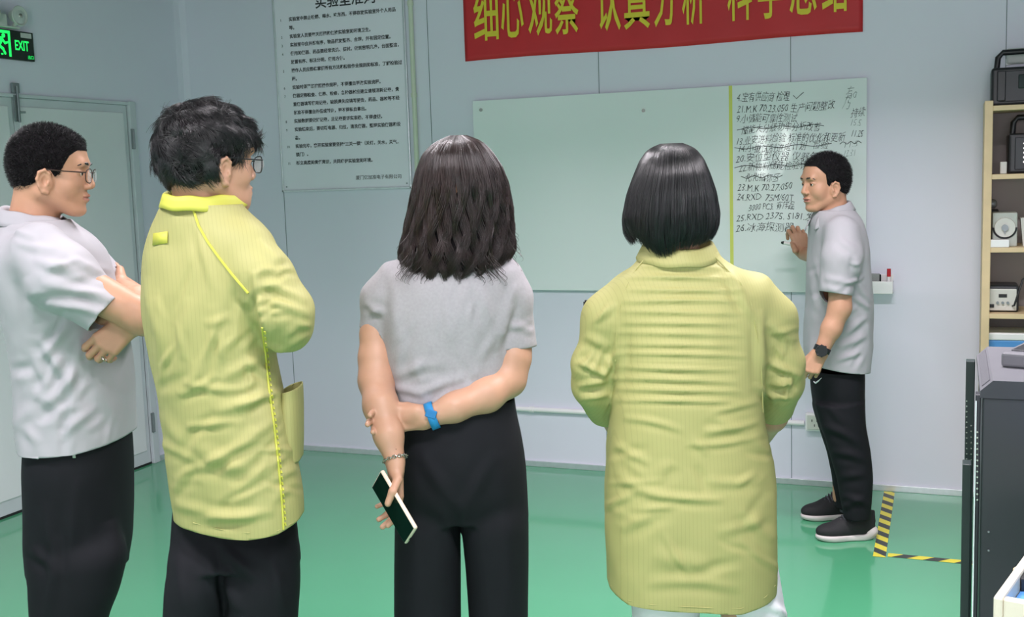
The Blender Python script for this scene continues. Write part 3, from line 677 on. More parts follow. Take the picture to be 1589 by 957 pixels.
# translucent fitting on the wall above the shelf
e = empty('wall_fitting', (atY(1578, 90, YW)[0], YW, zat(1578, 98, YW)), 0, 'pale plastic fitting on the wall above the shelf unit', 'fitting')
b = MB(); b.box((0.02, -0.02, 0.03), (0.13, 0.04, 0.07), bev=0.008); b.build('cover', M['lamp_white'], e); MB().cyl((-0.035, -0.02, -0.008), (-0.035, -0.02, 0.02), 0.012).build('cable_gland', M['white_plastic'], e, smooth=True)
# ---------------------------------------------------------------- black cabinet
CY0, CY1 = 2.66, 3.16
CX0 = atY(1521, 610, CY0)[0]; CT = zat(1560, 591, CY0)
cb = empty('equipment_cabinet', (CX0, CY0, 0), 0, 'black steel equipment cabinet with grey sloped-edge top at the right edge', 'cabinet')
CW = 0.62; CD = CY1-CY0
MB().box((CW/2+0.003, CD/2+0.002, (CT-0.040)/2), (CW-0.006, CD-0.004, CT-0.040), bev=0.003).build('body', M['rack'], cb)
sec = [(0.0, CT-0.040), (0.0, CT-0.024), (0.026, CT), (CW, CT), (CW, CT-0.040)]
V = [(x, -0.002, z) for x, z in sec]+[(x, CD, z) for x, z in sec]; Q = [(0, 1, 2, 3, 4), (9, 8, 7, 6, 5)]+[(i, i+5, (i+1) % 5+5, (i+1) % 5) for i in range(5)]
ob = mesh_obj('lid', V, Q, None, cb, fmi=[1, 1, 0, 0, 0, 0, 0], mats=[M['rack_grey'], M['rack']])
dz = Matrix.Rotation(-math.atan2(0.024, 0.026), 4, 'Y')
MB().box((0.0125, CD/2, CT-0.0115), (0.022, CD-0.06, 0.003), dz).build('bevel_inset', mat('grey_mesh', srgb(92, 92, 98), 0.6, bump=(400, 0.6, 0.003)), cb)
ob = MB().box((0.135, 0.44, CT+0.0015), (0.085, 0.05, 0.002)).build('paper_label', M['white_plastic'], cb)
MB().box((0.2, 0.445, CT+0.0012), (0.03, 0.045, 0.002)).build('grey_label', M['lamp_white'], cb)
MB().prism([(0.16, 0.0), (0.19, 0.018), (0.2, 0.0)], 'z', CT, CT+0.003).build('chip_mark', M['white_plastic'], cb)
# perforated upright posts standing proud of the side
def post(px0, px1, pyt, Y, dep, name, m, holes=None):
    a, b = atY(px0, 700, Y)[0]-CX0, atY(px1, 700, Y)[0]-CX0; zt_ = zat(px0, pyt, Y)
    p = MB().box(((a+b)/2, Y-CY0+dep/2, zt_/2), (b-a, dep, zt_), bev=0.002).build(name, m, cb)
    if holes:
        hs = MB()
        for hx, y0, y1, n in holes:
            for i in range(n):
                q = atY(hx, y0+(y1-y0)*i/(n-1), Y); hs.cyl((q[0]-CX0, Y-CY0+0.0005, q[2]), (q[0]-CX0, Y-CY0-0.0015, q[2]), 0.0022, seg=8)
        hs.build('perforations', M['silver'], p)
post(1497, 1511, 560, 3.17, 0.04, 'side_post', M['rack_side'], [(1500, 622, 720, 13), (1507, 660, 722, 8)])
post(1494, 1508, 720, 2.92, 0.05, 'side_panel', M['rack_side'])
post(1512.5, 1520.5, 612, 2.68, 0.04, 'side_post', M['rack'], [(1516.5, 670, 775, 13)])
a = atY(1512.5, 700, 2.675)[0]-CX0; MB().box((a+0.001, 0.012, (CT-0.05)/2), (0.003, 0.004, CT-0.05)).build('edge_strip', M['alu'], cb)
for py in (825, 854):
    q = atY(1534, py, CY0); MB().cyl((q[0]-CX0, 0.003, q[2]), (q[0]-CX0, -0.001, q[2]), 0.0022, seg=10).build('screw', M['steel'], cb)
# dark grey device lying on the cabinet
xx = atZ(1583, 560, CT); e = empty('grey_device', (xx[0]+0.045, 2.98, CT), math.radians(-18), 'dark grey flat device lying on top of the black cabinet at the picture edge', 'device')
MB().box((0.03, 0, 0.018), (0.15, 0.32, 0.036), bev=0.008, seg=3).build('body', M['rack_grey'], e); MB().box((0.03, 0, 0.037), (0.12, 0.26, 0.004), bev=0.002).build('top_plate', M['rack'], e)
MB().cyl((0.0, -0.04, 0.038), (0.0, -0.04, 0.046), 0.010).build('button', M['silver'], e, smooth=True)
# ---------------------------------------------------------------- parts tray at the lower right, on a low trolley
TZ = 0.92; pc = atZ(1541, 925, TZ); rz = math.radians(-14)
e = empty('parts_tray', (pc[0], pc[1], TZ-0.10), rz, 'cream rimmed tray lined in bright blue holding small parts at the lower right corner', 'tray')
TW, TL, t = 0.42, 0.62, 0.015
b = MB()
b.box((t/2, TL/2, 0.05), (t, TL, 0.10), bev=0.004); b.box((TW-t/2, TL/2, 0.05), (t, TL, 0.10), bev=0.004)
b.box((TW/2, t/2, 0.05), (TW-2*t, t, 0.10), bev=0.004); b.box((TW/2, TL-t/2, 0.05), (TW-2*t, t, 0.10), bev=0.004); b.box((TW/2, TL/2, 0.004), (TW-0.01, TL-0.01, 0.008))
b.build('rim', mat('cream_plastic', srgb(214, 206, 188), 0.4), e)
MB().box((TW/2, TL/2, 0.04), (TW-2*t-0.002, TL-2*t-0.002, 0.062)).build('lining', M['pcb_blue'], e)
MB().box((TW*0.42, TL/2, 0.084), (0.012, TL-2*t-0.004, 0.026), bev=0.002).build('divider', mat('cream_divider', srgb(214, 206, 188), 0.4), e)
e2 = empty('metal_connector', (0, 0, 0), rz+0.5, 'small dark and silver connector lying in the blue tray', 'connector'); q = atZ(1578, 925, TZ-0.045); e2.location = (q[0]+0.012, q[1], TZ-0.0285)
MB().box((0, 0, 0.011), (0.024, 0.036, 0.022), bev=0.002).build('plug', M['blackp'], e2); MB().box((0.024, 0, 0.008), (0.022, 0.028, 0.016), bev=0.002).build('metal_shell', M['silver'], e2)
e3 = empty('wooden_piece', (0, 0, 0), rz, 'pale wood coloured scrap lying in the blue tray', 'wood piece'); q = atZ(1584, 903, TZ-0.045); e3.location = (q[0]+0.012, q[1], TZ-0.0285)
MB().prism([(-0.02, -0.03), (0.03, -0.015), (0.035, 0.05), (-0.005, 0.04)], 'z', 0.0005, 0.016).build('chip', M['pine'], e3, bev=0.002)
# trolley
q = Matrix.Rotation(rz, 4, 'Z'); e4 = empty('trolley', (pc[0], pc[1], 0), rz, 'small grey trolley under the parts tray, out of the frame', 'trolley')
MB().box((TW/2+0.01, TL/2, TZ-0.10-0.0125), (TW-0.04, TL-0.04, 0.023), bev=0.004).build('top', M['rack_grey'], e4); MB().box((TW/2+0.01, TL/2, 0.25), (TW-0.05, TL-0.05, 0.02), bev=0.004).build('lower_shelf', M['rack_grey'], e4)
for x in (0.05, TW-0.04):
    for y in (0.05, TL-0.05): MB().cyl((x, y, 0), (x, y, TZ-0.124), 0.012).build('leg', M['steel'], e4, smooth=True)
# ================================================================== PEOPLE
class Person:
    """local frame: x to the picture's right, y away from the camera, z up, origin on the floor"""
    def __init__(s, px, d, label, group=None):
        r = ray0(px, 600); s.d = d; s.a0 = r[0]*d/r[1]
        w_ = RGT*s.a0+FWD*d
        s.root = empty('person', (w_[0], w_[1], 0), YAW, label, 'person', group)
    def L(s, px, py, off=0.0):
        r = ray0(px, py); dd = s.d+off; t = dd/r[1]
        return np.array([r[0]*t-s.a0, off, CAM_H+r[2]*t])
    def sc(s, off=0.0): return (s.d+off)/F_PX          # metres per pixel
    def rows(s, R, off=0.0):
        """R: (py, x_left, x_right, half_depth[, offset]) -> loft rows"""
        out = []
        for r in R:
            o = off+(r[4] if len(r) > 4 else 0); c = s.L((r[1]+r[2])/2, r[0], o)
            out.append((c[2], c[0], c[1], (r[2]-r[1])/2*s.sc(o), r[3]))
        return out
    def proj(s, V):
        """local points -> pixel coordinates"""
        P = np.stack([V[:, 0]+s.a0, V[:, 1]+s.d, V[:, 2]-CAM_H], 1)
        z = P@W0; return np.stack([794.5+F_PX*(P@R0)/z, 478.5-F_PX*(P@U0)/z], 1)
def rotm(yaw=0, pitch=0, roll=0):
    """columns are the head's forward, left, up axes; yaw from local +x towards +y, pitch down positive"""
    cy, sy, cp, sp, c, s_ = math.cos(yaw), math.sin(yaw), math.cos(pitch), math.sin(pitch), math.cos(roll), math.sin(roll)
    Rz = np.array([[cy, -sy, 0], [sy, cy, 0], [0, 0, 1]]); Ry = np.array([[cp, 0, sp], [0, 1, 0], [-sp, 0, cp]]); Rx = np.array([[1, 0, 0], [0, c, -s_], [0, s_, c]])
    return Rz@Ry@Rx
class Head:
    def __init__(s, c, R, k=1.0, wide=1.0): s.c = np.array(c); s.R = R; s.k = k; s.w = wide
    def g(s, x, y, z): return s.c+s.R@(np.array([x, y*s.w, z])*s.k)
    def loc(s, V): return (V-s.c)@s.R/s.k
    def skull(s, S, grow=0.0, k=0.02):
        R, q = s.R, s.k; e = lambda c, r: S.ell(s.g(*c), (np.array(r)*np.array([1, s.w, 1])+grow)*q, R, k)
        e((-0.012, 0, 0.040), (0.096, 0.078, 0.090)); e((0.034, 0, 0.05), (0.056, 0.064, 0.056)); e((-0.035, 0, 0.005), (0.062, 0.066, 0.07))
    def build(s, S, neck_to, neck_r=0.056, ears=True):
        q, R = s.k, s.R; g = s.g; s.skull(S)
        S.ell(g(0.032, 0, -0.015), np.array((0.060, 0.060, 0.082))*q, R, 0.02)
        for y in (-1, 1):
            S.cone(g(-0.006, y*0.052, -0.045), g(0.060, y*0.018, -0.088), 0.024*q, 0.019*q, 0.02)
            S.ell(g(0.052, y*0.036, -0.022), np.array((0.032, 0.028, 0.036))*q, R, 0.015)
        S.ell(g(0.074, 0, -0.090), np.array((0.021, 0.024, 0.018))*q, R, 0.012)
        S.ell(g(0.068, 0, -0.055), np.array((0.029, 0.034, 0.030))*q, R, 0.012)
        S.cone(g(0.083, -0.034, 0.035), g(0.083, 0.034, 0.035), 0.0105*q, 0.0105*q, 0.018)
        for y in (-1, 1): S.ell(g(0.099, y*0.031, 0.014), np.array((0.018, 0.019, 0.013))*q, R, 0.008, 's')
        for y in (-1, 1): S.ell(g(0.0765, y*0.031, 0.012), np.array((0.0125, 0.016, 0.011))*q, R, 0.003)
        for y in (-1, 1): S.cone(g(0.089, y*0.019, 0.0085), g(0.083, y*0.045, 0.0095), 0.0014*q, 0.0012*q, 0.003, 's')
        S.cone(g(0.086, 0, 0.022), g(0.104, 0, -0.020), 0.0085*q, 0.0115*q, 0.008)
        for y in (-1, 1): S.ell(g(0.097, y*0.0125, -0.026), np.array((0.0095, 0.0075, 0.0075))*q, R, 0.005)
        for y in (-1, 1): S.ell(g(0.100, y*0.007, -0.0335), np.array((0.004, 0.0035, 0.003))*q, R, 0.002, 's')
        S.ell(g(0.0945, 0, -0.050), np.array((0.0085, 0.022, 0.0055))*q, R, 0.005); S.ell(g(0.0925, 0, -0.0615), np.array((0.0085, 0.019, 0.0065))*q, R, 0.005)
        S.ell(g(0.103, 0, -0.0555), np.array((0.012, 0.026, 0.0012))*q, R, 0.003, 's')
        if ears:
            for y in (-1, 1):
                c0 = np.array((0.003, y*0.071, -0.019)); ear = lambda dx, dy, dz: g(c0[0]+dx, c0[1]+y*dy, c0[2]+dz)
                S.ell(ear(0.004, -0.006, 0.0), np.array((0.014, 0.012, 0.024))*q, R, 0.01); S.ell(ear(0, 0.004, 0.0), np.array((0.017, 0.006, 0.027))*q, R@rotm(-y*0.35), 0.006)
                pts = [ear(0.012, 0.001, 0.004), ear(0.011, 0.006, 0.022), ear(0.0, 0.010, 0.031), ear(-0.013, 0.013, 0.024), ear(-0.018, 0.013, 0.006), ear(-0.012, 0.010, -0.013), ear(-0.002, 0.006, -0.026), ear(0.006, 0.003, -0.029)]
                rr = (0.003, 0.0036, 0.004, 0.0042, 0.004, 0.0042, 0.0058, 0.005); S.path([(p, r_*q) for p, r_ in zip(pts, rr)], 0.004)
                S.ell(ear(0.001, 0.0135, 0.003), np.array((0.009, 0.0095, 0.015))*q, R, 0.003, 's')
                S.ell(ear(0.0085, 0.007, -0.004), np.array((0.004, 0.004, 0.006))*q, R, 0.003)
        S.cone(g(-0.028, 0, -0.02), neck_to, neck_r*0.98*q, neck_r*1.04, 0.02)
    def extras(s, P, hairmat, brow=True):
        for y in (-1, 1):
            e = MB(); e.ball((0, 0, 0), 0.0112*s.k, seg=20); o = e.build('eye', M['eye'], P.root, True); o.location = s.g(0.0775, y*0.0305, 0.0105)
            i = MB(); i.ball((0, 0, 0), 0.0066*s.k, (0.5, 1, 1), 16); q = i.build('iris', M['iris'], o, True); q.matrix_parent_inverse = Matrix.Identity(4); q.location = s.R@np.array((0.0088, 0, -0.0005))*s.k
            q.rotation_euler = Matrix(s.R.tolist()).to_euler()
            if brow:
                b = Sdf(); b.path([(s.g(0.0985, y*0.015, 0.034), 0.0020), (s.g(0.0975, y*0.024, 0.0365), 0.0028), (s.g(0.0930, y*0.034, 0.0370), 0.0028), (s.g(0.0850, y*0.044, 0.034), 0.0022), (s.g(0.079, y*0.050, 0.030), 0.0014)], 0.003)
                V, Q = polygonise(b, 0.0014); mesh_obj('eyebrow', V, Q, hairmat, P.root, True)
    def lips(s, V, Q):
        c = s.loc(V[Q].mean(1)); return ((np.abs(c[:, 2]+0.0555) < 0.0115-np.abs(c[:, 1])*0.28) & (c[:, 0] > 0.078) & (np.abs(c[:, 1]) < 0.024)).astype(int)
    def box(s, r=0.135): return (s.c-r*s.k+np.array([0, 0, -0.0]), s.c+r*s.k+np.array([0, 0, 0.0]), 0.0022)
def unit(v): v = np.array(v, float); return v/max(np.linalg.norm(v), 1e-9)
def hand(S, wrist, fdir, palm, curl=(0.3, 0.35, 0.3), side=1, k=1.0, thumb=None, spread=0.06, fcurl=None, thumb_curl=0.3, thumb_out=0.75):
    """five separate fingers; fdir along the hand, palm = the way the palm faces, side +1/-1 picks where the thumb sits"""
    f = unit(fdir); n = unit(np.array(palm)-f*np.dot(palm, f)); t = unit(np.cross(f, n))*side; w_ = np.array(wrist, float)
    lens = [(0.040, 0.025, 0.020), (0.045, 0.028, 0.021), (0.041, 0.026, 0.021), (0.032, 0.020, 0.018)]; rad = [0.0088, 0.0090, 0.0085, 0.0074]
    base = [(0.028, 0.086), (0.0095, 0.090), (-0.0085, 0.086), (-0.0255, 0.078)]
    S.ell(w_+f*0.008*k, np.array((0.026, 0.018, 0.026))*k, np.stack([t, n, f], 1), 0.012)
    for i, (sx, sl) in enumerate(base):
        kn = w_+(t*sx+f*sl)*k; S.cone(w_+(t*sx*0.6+f*0.012)*k, kn, 0.0145*k, 0.0105*k, 0.012)
        cc = fcurl[i] if fcurl else curl; ang = cc[0]; dirn = unit(f*math.cos(ang)+n*math.sin(ang)+t*(sx*spread/0.028)); p = kn; a_ = ang
        for j in range(3):
            q = p+dirn*lens[i][j]*k; r0 = rad[i]*k*(1-0.07*j); S.cone(p, q, r0*1.02, r0*0.93, 0.0035)
            p = q
            if j < 2: a_ += cc[j+1]; dirn = unit(f*math.cos(a_)+n*math.sin(a_)+t*(sx*spread/0.028))
    # thumb leaves the side of the palm near its base
    b0 = w_+(t*0.022+f*0.022+n*0.006)*k
    if thumb is None:
        d1 = unit(f*math.cos(thumb_out)+t*math.sin(thumb_out)+n*0.35); p1 = b0+d1*0.045*k; d2 = unit(d1+n*thumb_curl+f*0.3); p2 = p1+d2*0.033*k; d3 = unit(d2+n*thumb_curl+f*0.2); p3 = p2+d3*0.027*k
    else: p1, p2, p3 = [np.array(x) for x in thumb]
    S.cone(b0, p1, 0.016*k, 0.0118*k, 0.012); S.cone(p1, p2, 0.0112*k, 0.0100*k, 0.004); S.cone(p2, p3, 0.0102*k, 0.0085*k, 0.004)
    S.ell(w_+(t*0.012+f*0.035+n*0.008)*k, np.array((0.018, 0.012, 0.026))*k, np.stack([t, n, f], 1), 0.012)
def garment(P, name, S, h, m, keep=None, folds=(), noise=(), parent=None, thick=0.003, fold_near=True):
    """cloth surface from an implicit form, open at its hems, with folds pressed into it"""
    lo, hi = S.bounds(); V, Q = surface_nets(S.grid(lo, hi, h), lo, h); V, Q = compact(V, Q)
    N = vnormals(V, Q); D = np.zeros(len(V))
    for amp, scl in noise: D += amp*vnoise(V*np.array(scl)+np.array([7.3, 2.1, 5.7]))
    if len(folds):
        pp = P.proj(V); face = np.clip(-N[:, 1]*1.6+0.25, 0, 1)
        for f in folds:
            x0, y0, x1, y1, wd, amp = f[:6]; a = np.array([x0, y0]); b = np.array([x1, y1]); ab = b-a; L2 = ab@ab
            t = ((pp-a)@ab)/L2; tc = np.clip(t, 0, 1); bend = (f[6] if len(f) > 6 else 0)*np.sin(PI*tc)
            perp = np.array([-ab[1], ab[0]])/math.sqrt(L2); dv = pp-(a+tc[:, None]*ab)-perp*bend[:, None]; dd = np.sign(dv@perp)*np.linalg.norm(dv, axis=1)/wd
            end = np.clip(1-np.abs(t-0.5)*2, 0, 1)**0.6
            D += 1.5*amp*(np.exp(-dd**2)-0.55*np.exp(-(dd-1.7)**2)-0.25*np.exp(-(dd+1.7)**2))*end*face
    V = V+N*D[:, None]
    if keep is not None: V, Q = clip(V, Q, keep)
    o = mesh_obj(name, V, Q, m, parent or P.root, smooth=True)
    return solid(o, thick) if thick else o
def rand_folds(box, n, ang, sd, ln, wd, amp, seed):
    g = np.random.default_rng(seed); out = []
    for _ in range(n):
        x, y = g.uniform(box[0], box[2]), g.uniform(box[1], box[3]); a = math.radians(g.normal(ang, sd)); l = g.uniform(*ln)/2; s = g.choice([-1, 1], p=[0.35, 0.65])
        out.append((x-math.cos(a)*l, y+math.sin(a)*l, x+math.cos(a)*l, y-math.sin(a)*l, g.uniform(*wd), s*g.uniform(*amp), g.normal(0, 3)))
    return out
def body(P, S, boxes, m, head=None, h=0.006):
    V, Q = polygonise(S, h, boxes)
    mi = head.lips(V, Q) if head else None
    return mesh_obj('body', V, Q, None, P.root, True, fmi=mi, mats=[m, M['lip']])
def strands(name, roots, paths, radii, m, parent):
    """many fine hair locks as slim three-sided tubes: paths (n, seg, 3), radii (n, seg)"""
    n, s_, _ = paths.shape; T = np.gradient(paths, axis=1); T /= np.maximum(np.linalg.norm(T, axis=2, keepdims=True), 1e-9)
    ref = np.cross(T[:, 0], T[:, -1]); ln_ = np.linalg.norm(ref, axis=1, keepdims=True); alt = np.cross(T[:, 0], np.array([0.31, 0.83, 0.46])); ref = np.where(ln_ > 0.15, ref/np.maximum(ln_, 1e-9), alt)
    X = np.repeat(ref[:, None], s_, 1); X = X-T*(X*T).sum(-1, keepdims=True); X /= np.maximum(np.linalg.norm(X, axis=2, keepdims=True), 1e-9); Y = np.cross(T, X)
    V = np.stack([paths+(X*math.cos(a)+Y*math.sin(a))*radii[..., None] for a in (0, 2*PI/3, 4*PI/3)], 2)
    idx = np.arange(n*s_*3).reshape(n, s_, 3); Qs = []
    for k in range(3): Qs.append(np.stack([idx[:, :-1, k], idx[:, :-1, (k+1) % 3], idx[:, 1:, (k+1) % 3], idx[:, 1:, k]], -1).reshape(-1, 4))
    return V.reshape(-1, 3), np.concatenate(Qs)
def hair_cap(P, H, hairline, m, grow=0.010, lump=0.002, lsc=(60, 60, 60), n=2600, length=0.012, lvar=0.4, style=None, r=0.0008, seg=4, extra=None, name='hair', lift=1.0):
    """a head of short hair: a lumpy cap over the skull cut along the hairline, with locks standing on it"""
    S = Sdf(); H.skull(S, grow)
    if extra: extra(S)
    lo, hi = S.bounds(); V, Q = surface_nets(S.grid(lo, hi, 0.0035), lo, 0.0035); N = vnormals(V, Q)
    V = V+N*(vnoise(V*np.array(lsc))*lump)[:, None]
    # thin the cap towards the hairline
    e = -hairline(H.loc(V)); V = V-N*(np.clip(1-e/0.022, 0, 1)*grow*0.75)[:, None]
    V, Q = clip(V, Q, lambda v: hairline(H.loc(v))); N = vnormals(V, Q)
    A = np.linalg.norm(np.cross(V[Q[:, 2]]-V[Q[:, 0]], V[Q[:, 3]]-V[Q[:, 1]]), axis=1); pick = RNG.choice(len(Q), n, p=A/A.sum())
    wt = RNG.dirichlet(np.ones(4), n); root = (V[Q[pick]]*wt[..., None]).sum(1); nn = N[Q[pick, 0]]; hl = H.loc(root); ee = np.clip(-hairline(hl)/0.025, 0.25, 1)
    ln = length*(1-lvar*RNG.random(n))*ee; ln = np.where((hl[:, 0] > -0.03) & (hl[:, 0] < 0.03) & (hl[:, 2] < 0.05) & (length > 0.03), ln*0.35, ln); cl = np.stack([vnoise(hl*34+q_) for q_ in (3.1, 9.7, 17.3)], 1)*1.7; dirs = (style(hl, nn)+cl) if style else nn+RNG.normal(0, 0.35, nn.shape)
    if style: dirs = dirs@H.R.T; dirs -= nn*(dirs*nn).sum(1, keepdims=True)*0.92
    dirs /= np.linalg.norm(dirs, axis=1, keepdims=True); t = np.linspace(0, 1, seg)
    sw = RNG.normal(0, 0.3, nn.shape)
    # start outward, then lie over along the combed direction
    paths = root[:, None]-nn[:, None]*0.002+(nn[:, None]*(0.35*lift*t*(1-0.6*t))[None, :, None]+dirs[:, None]*t[None, :, None]+sw[:, None]*(t**2)[None, :, None]*(0.1 if style else 0.25))*ln[:, None, None]
    if style: paths -= nn[:, None]*(t**2)[None, :, None]*(ln**2/(2*0.095))[:, None, None]
    rad = r*(1.0-0.8*t)[None, :]*(0.7+0.6*RNG.random((n, 1)))
    v2, q2 = strands('x', None, paths, rad, m, None)
    return mesh_obj(name, np.concatenate([V, v2]), np.concatenate([Q, q2+len(V)]), None, P.root, True, fmi=np.r_[np.ones(len(Q)), np.zeros(len(q2))], mats=[m, M['hair_base']])
def long_hair(P, rows, crown, zend, m, n=3200, seg=22, wave=0.004, wfreq=40, curl_end=0.0, face_cut=None, shell=0.93, r=0.0011, off=0.0, name='hair', ragged=0.012, part=0.0, extra=None):
    """hair falling from the crown over an oval envelope (rows as for a loft)"""
    A = np.array(sorted(rows), float); zz_ = np.arange(A[0, 0], A[-1, 0]+0.0019, 0.002); T_ = [np.interp(zz_, A[:, 0], A[:, i]) for i in range(1, 5)]; kr = np.hanning(13)[1:-1]; kr /= kr.sum()
    T_ = [np.convolve(np.pad(t_, 5, mode='edge'), kr, 'valid') for t_ in T_]; A = np.stack([zz_]+T_, 1); z0, z1 = A[0, 0], A[-1, 0]
    def env(z, ph, s_):
        cx, cy, rx, ry = [np.interp(z, A[:, 0], A[:, i]) for i in range(1, 5)]
        return np.stack([cx+rx*s_*np.cos(ph), cy+ry*s_*np.sin(ph), z], -1)
    ph = RNG.random(n)*2*PI
    if face_cut is not None: ph = ph[~((np.cos(ph-face_cut[0]) > math.cos(face_cut[1])))]
    n = len(ph); t = np.linspace(0, 1, seg)[None, :]; ze = np.array([zend(p) for p in ph])+RNG.normal(0, ragged, n)
    lyr = shell+(1.0-shell)*1.35*RNG.random(n); zt = z1-0.004; st = RNG.random(n)**2*0.04
    tt = st[:, None]+(1-st[:, None])*t; z = zt+(ze[:, None]-zt)*(tt**1.25)
    w1 = wave*np.clip(tt-0.25, 0, 1)*1.3; p1 = (np.floor(ph*9)/9*40 % 6.28)[:, None]; jit = RNG.random((n, 1))*1.6
    phs = ph[:, None]+w1/0.1*np.sin(z*wfreq+p1+jit)+part*(1-tt)**3
    sc_ = lyr[:, None]+w1/0.1*0.7*np.cos(z*wfreq*1.13+p1*1.7+jit)+curl_end*np.clip((tt-0.85)/0.15, 0, 1)**2*(-1)
    pts = env(z, phs, sc_)
    rad = r*(0.6+0.8*RNG.random((n, 1)))*(1-0.75*np.clip((t-0.55)/0.45, 0, 1))
    v2, q2 = strands('x', None, pts, rad+0*z, m, None)
    S = Sdf(); S.loft([(a-0.007, b, c, d*(shell-0.045), e*(shell-0.045)) for a, b, c, d, e in A.tolist()], sm=0.003, n=2.0)
    lo, hi = S.bounds(); V, Q = surface_nets(S.grid(lo, hi, 0.004), lo, 0.004); N = vnormals(V, Q); V = V+N*(vnoise(V*np.array([55, 55, 9]))*0.0012)[:, None]
    def keep(v):
        p = np.arctan2(v[:, 1]-np.interp(v[:, 2], A[:, 0], A[:, 2]), v[:, 0]-np.interp(v[:, 2], A[:, 0], A[:, 1])); zz = np.array([zend(q) for q in p]) if len(v) < 4000 else np.interp(np.mod(p, 2*PI), np.linspace(0, 2*PI, 73), [zend(q) for q in np.linspace(0, 2*PI, 73)])
        s_ = zz+0.012-v[:, 2]
        if face_cut is not None:
            ca = np.cos(p-face_cut[0])-math.cos(face_cut[1]); s_ = np.maximum(s_, np.where(v[:, 2] < face_cut[2], ca*0.1, -0.1))
        return s_
    V, Q = clip(V, Q, keep)
    if extra is not None: q2 = np.concatenate([q2, extra[1]+len(v2)]); v2 = np.concatenate([v2, extra[0]])
    return mesh_obj(name, np.concatenate([V, v2]), np.concatenate([Q, q2+len(V)]), None, P.root, True, fmi=np.r_[np.ones(len(Q)), np.zeros(len(q2))], mats=[m, M['hair_base']])
def collar(P, c, rx, ry, h_in, fall, m, yaw=0.0, open_at=None, gap=0.5, tilt=(0, 0), flare=0.012, name='collar', nth=72, thick=0.003, points=0.0):
    """stand-and-fall collar: rises round the neck, folds over and comes down outside; opens at angle open_at"""
    nt = 9; V = []; Q = []; prof = []
    for j in range(nt):
        t = j/(nt-1)
        if t < 0.45: u = t/0.45; prof.append((0.0, -h_in*0.6+h_in*1.6*u*0.98))
        elif t < 0.6: u = (t-0.45)/0.15; prof.append((0.004+0.004*u, h_in))
        else: u = (t-0.6)/0.4; prof.append((0.008+flare*u, h_in-fall*u))
    a0 = (open_at+gap/2) if open_at is not None else 0; a1 = (open_at-gap/2+2*PI) if open_at is not None else 2*PI
    for i in range(nth+1):
        a = a0+(a1-a0)*i/nth; edge = min(i, nth-i)/nth; ex = max(0, 1-edge*6) if open_at is not None else 0
        for (o, z) in prof:
            zz = z-(points*ex if o > 0.009 else 0); x = (rx+o)*math.cos(a); y = (ry+o)*math.sin(a)
            if open_at is not None and o > 0.008: x += math.cos(open_at)*0.02*ex; y += math.sin(open_at)*0.02*ex
            zz += x*tilt[0]+y*tilt[1]+0.0015*math.sin(a*7)
            V.append((c[0]+x, c[1]+y, c[2]+zz))
    n = len(prof)
    for i in range(nth):
        for j in range(n-1): Q.append((i*n+j, (i+1)*n+j, (i+1)*n+j+1, i*n+j+1))
    o = mesh_obj(name, np.array(V), np.array(Q), m, P.root, True); s_ = o.modifiers.new('thickness', 'SOLIDIFY'); s_.thickness = thick; s_.offset = 0
    return o
def ribbon(P, pts, r, m, name='seam', seg=6, parent=None):
    return MB().tube([tuple(p) for p in pts], r, seg).build(name, m, parent or P.root, True)
def surf_pts(P, obj, pix, off=-0.002):
    """drops pixel positions onto the near side of a garment (ray against its mesh), local coordinates"""
    from mathutils.bvhtree import BVHTree
    bv = BVHTree.FromPolygons([v.co[:] for v in obj.data.vertices], [p.vertices[:] for p in obj.data.polygons])
    o = Vector((-P.a0, -P.d, CAM_H)); out = []
    for x, y in pix:
        d = Vector(ray0(x, y)).normalized(); hit = bv.ray_cast(o, d)
        if hit[0] is not None: out.append(np.array(hit[0]+d*off))
    return out
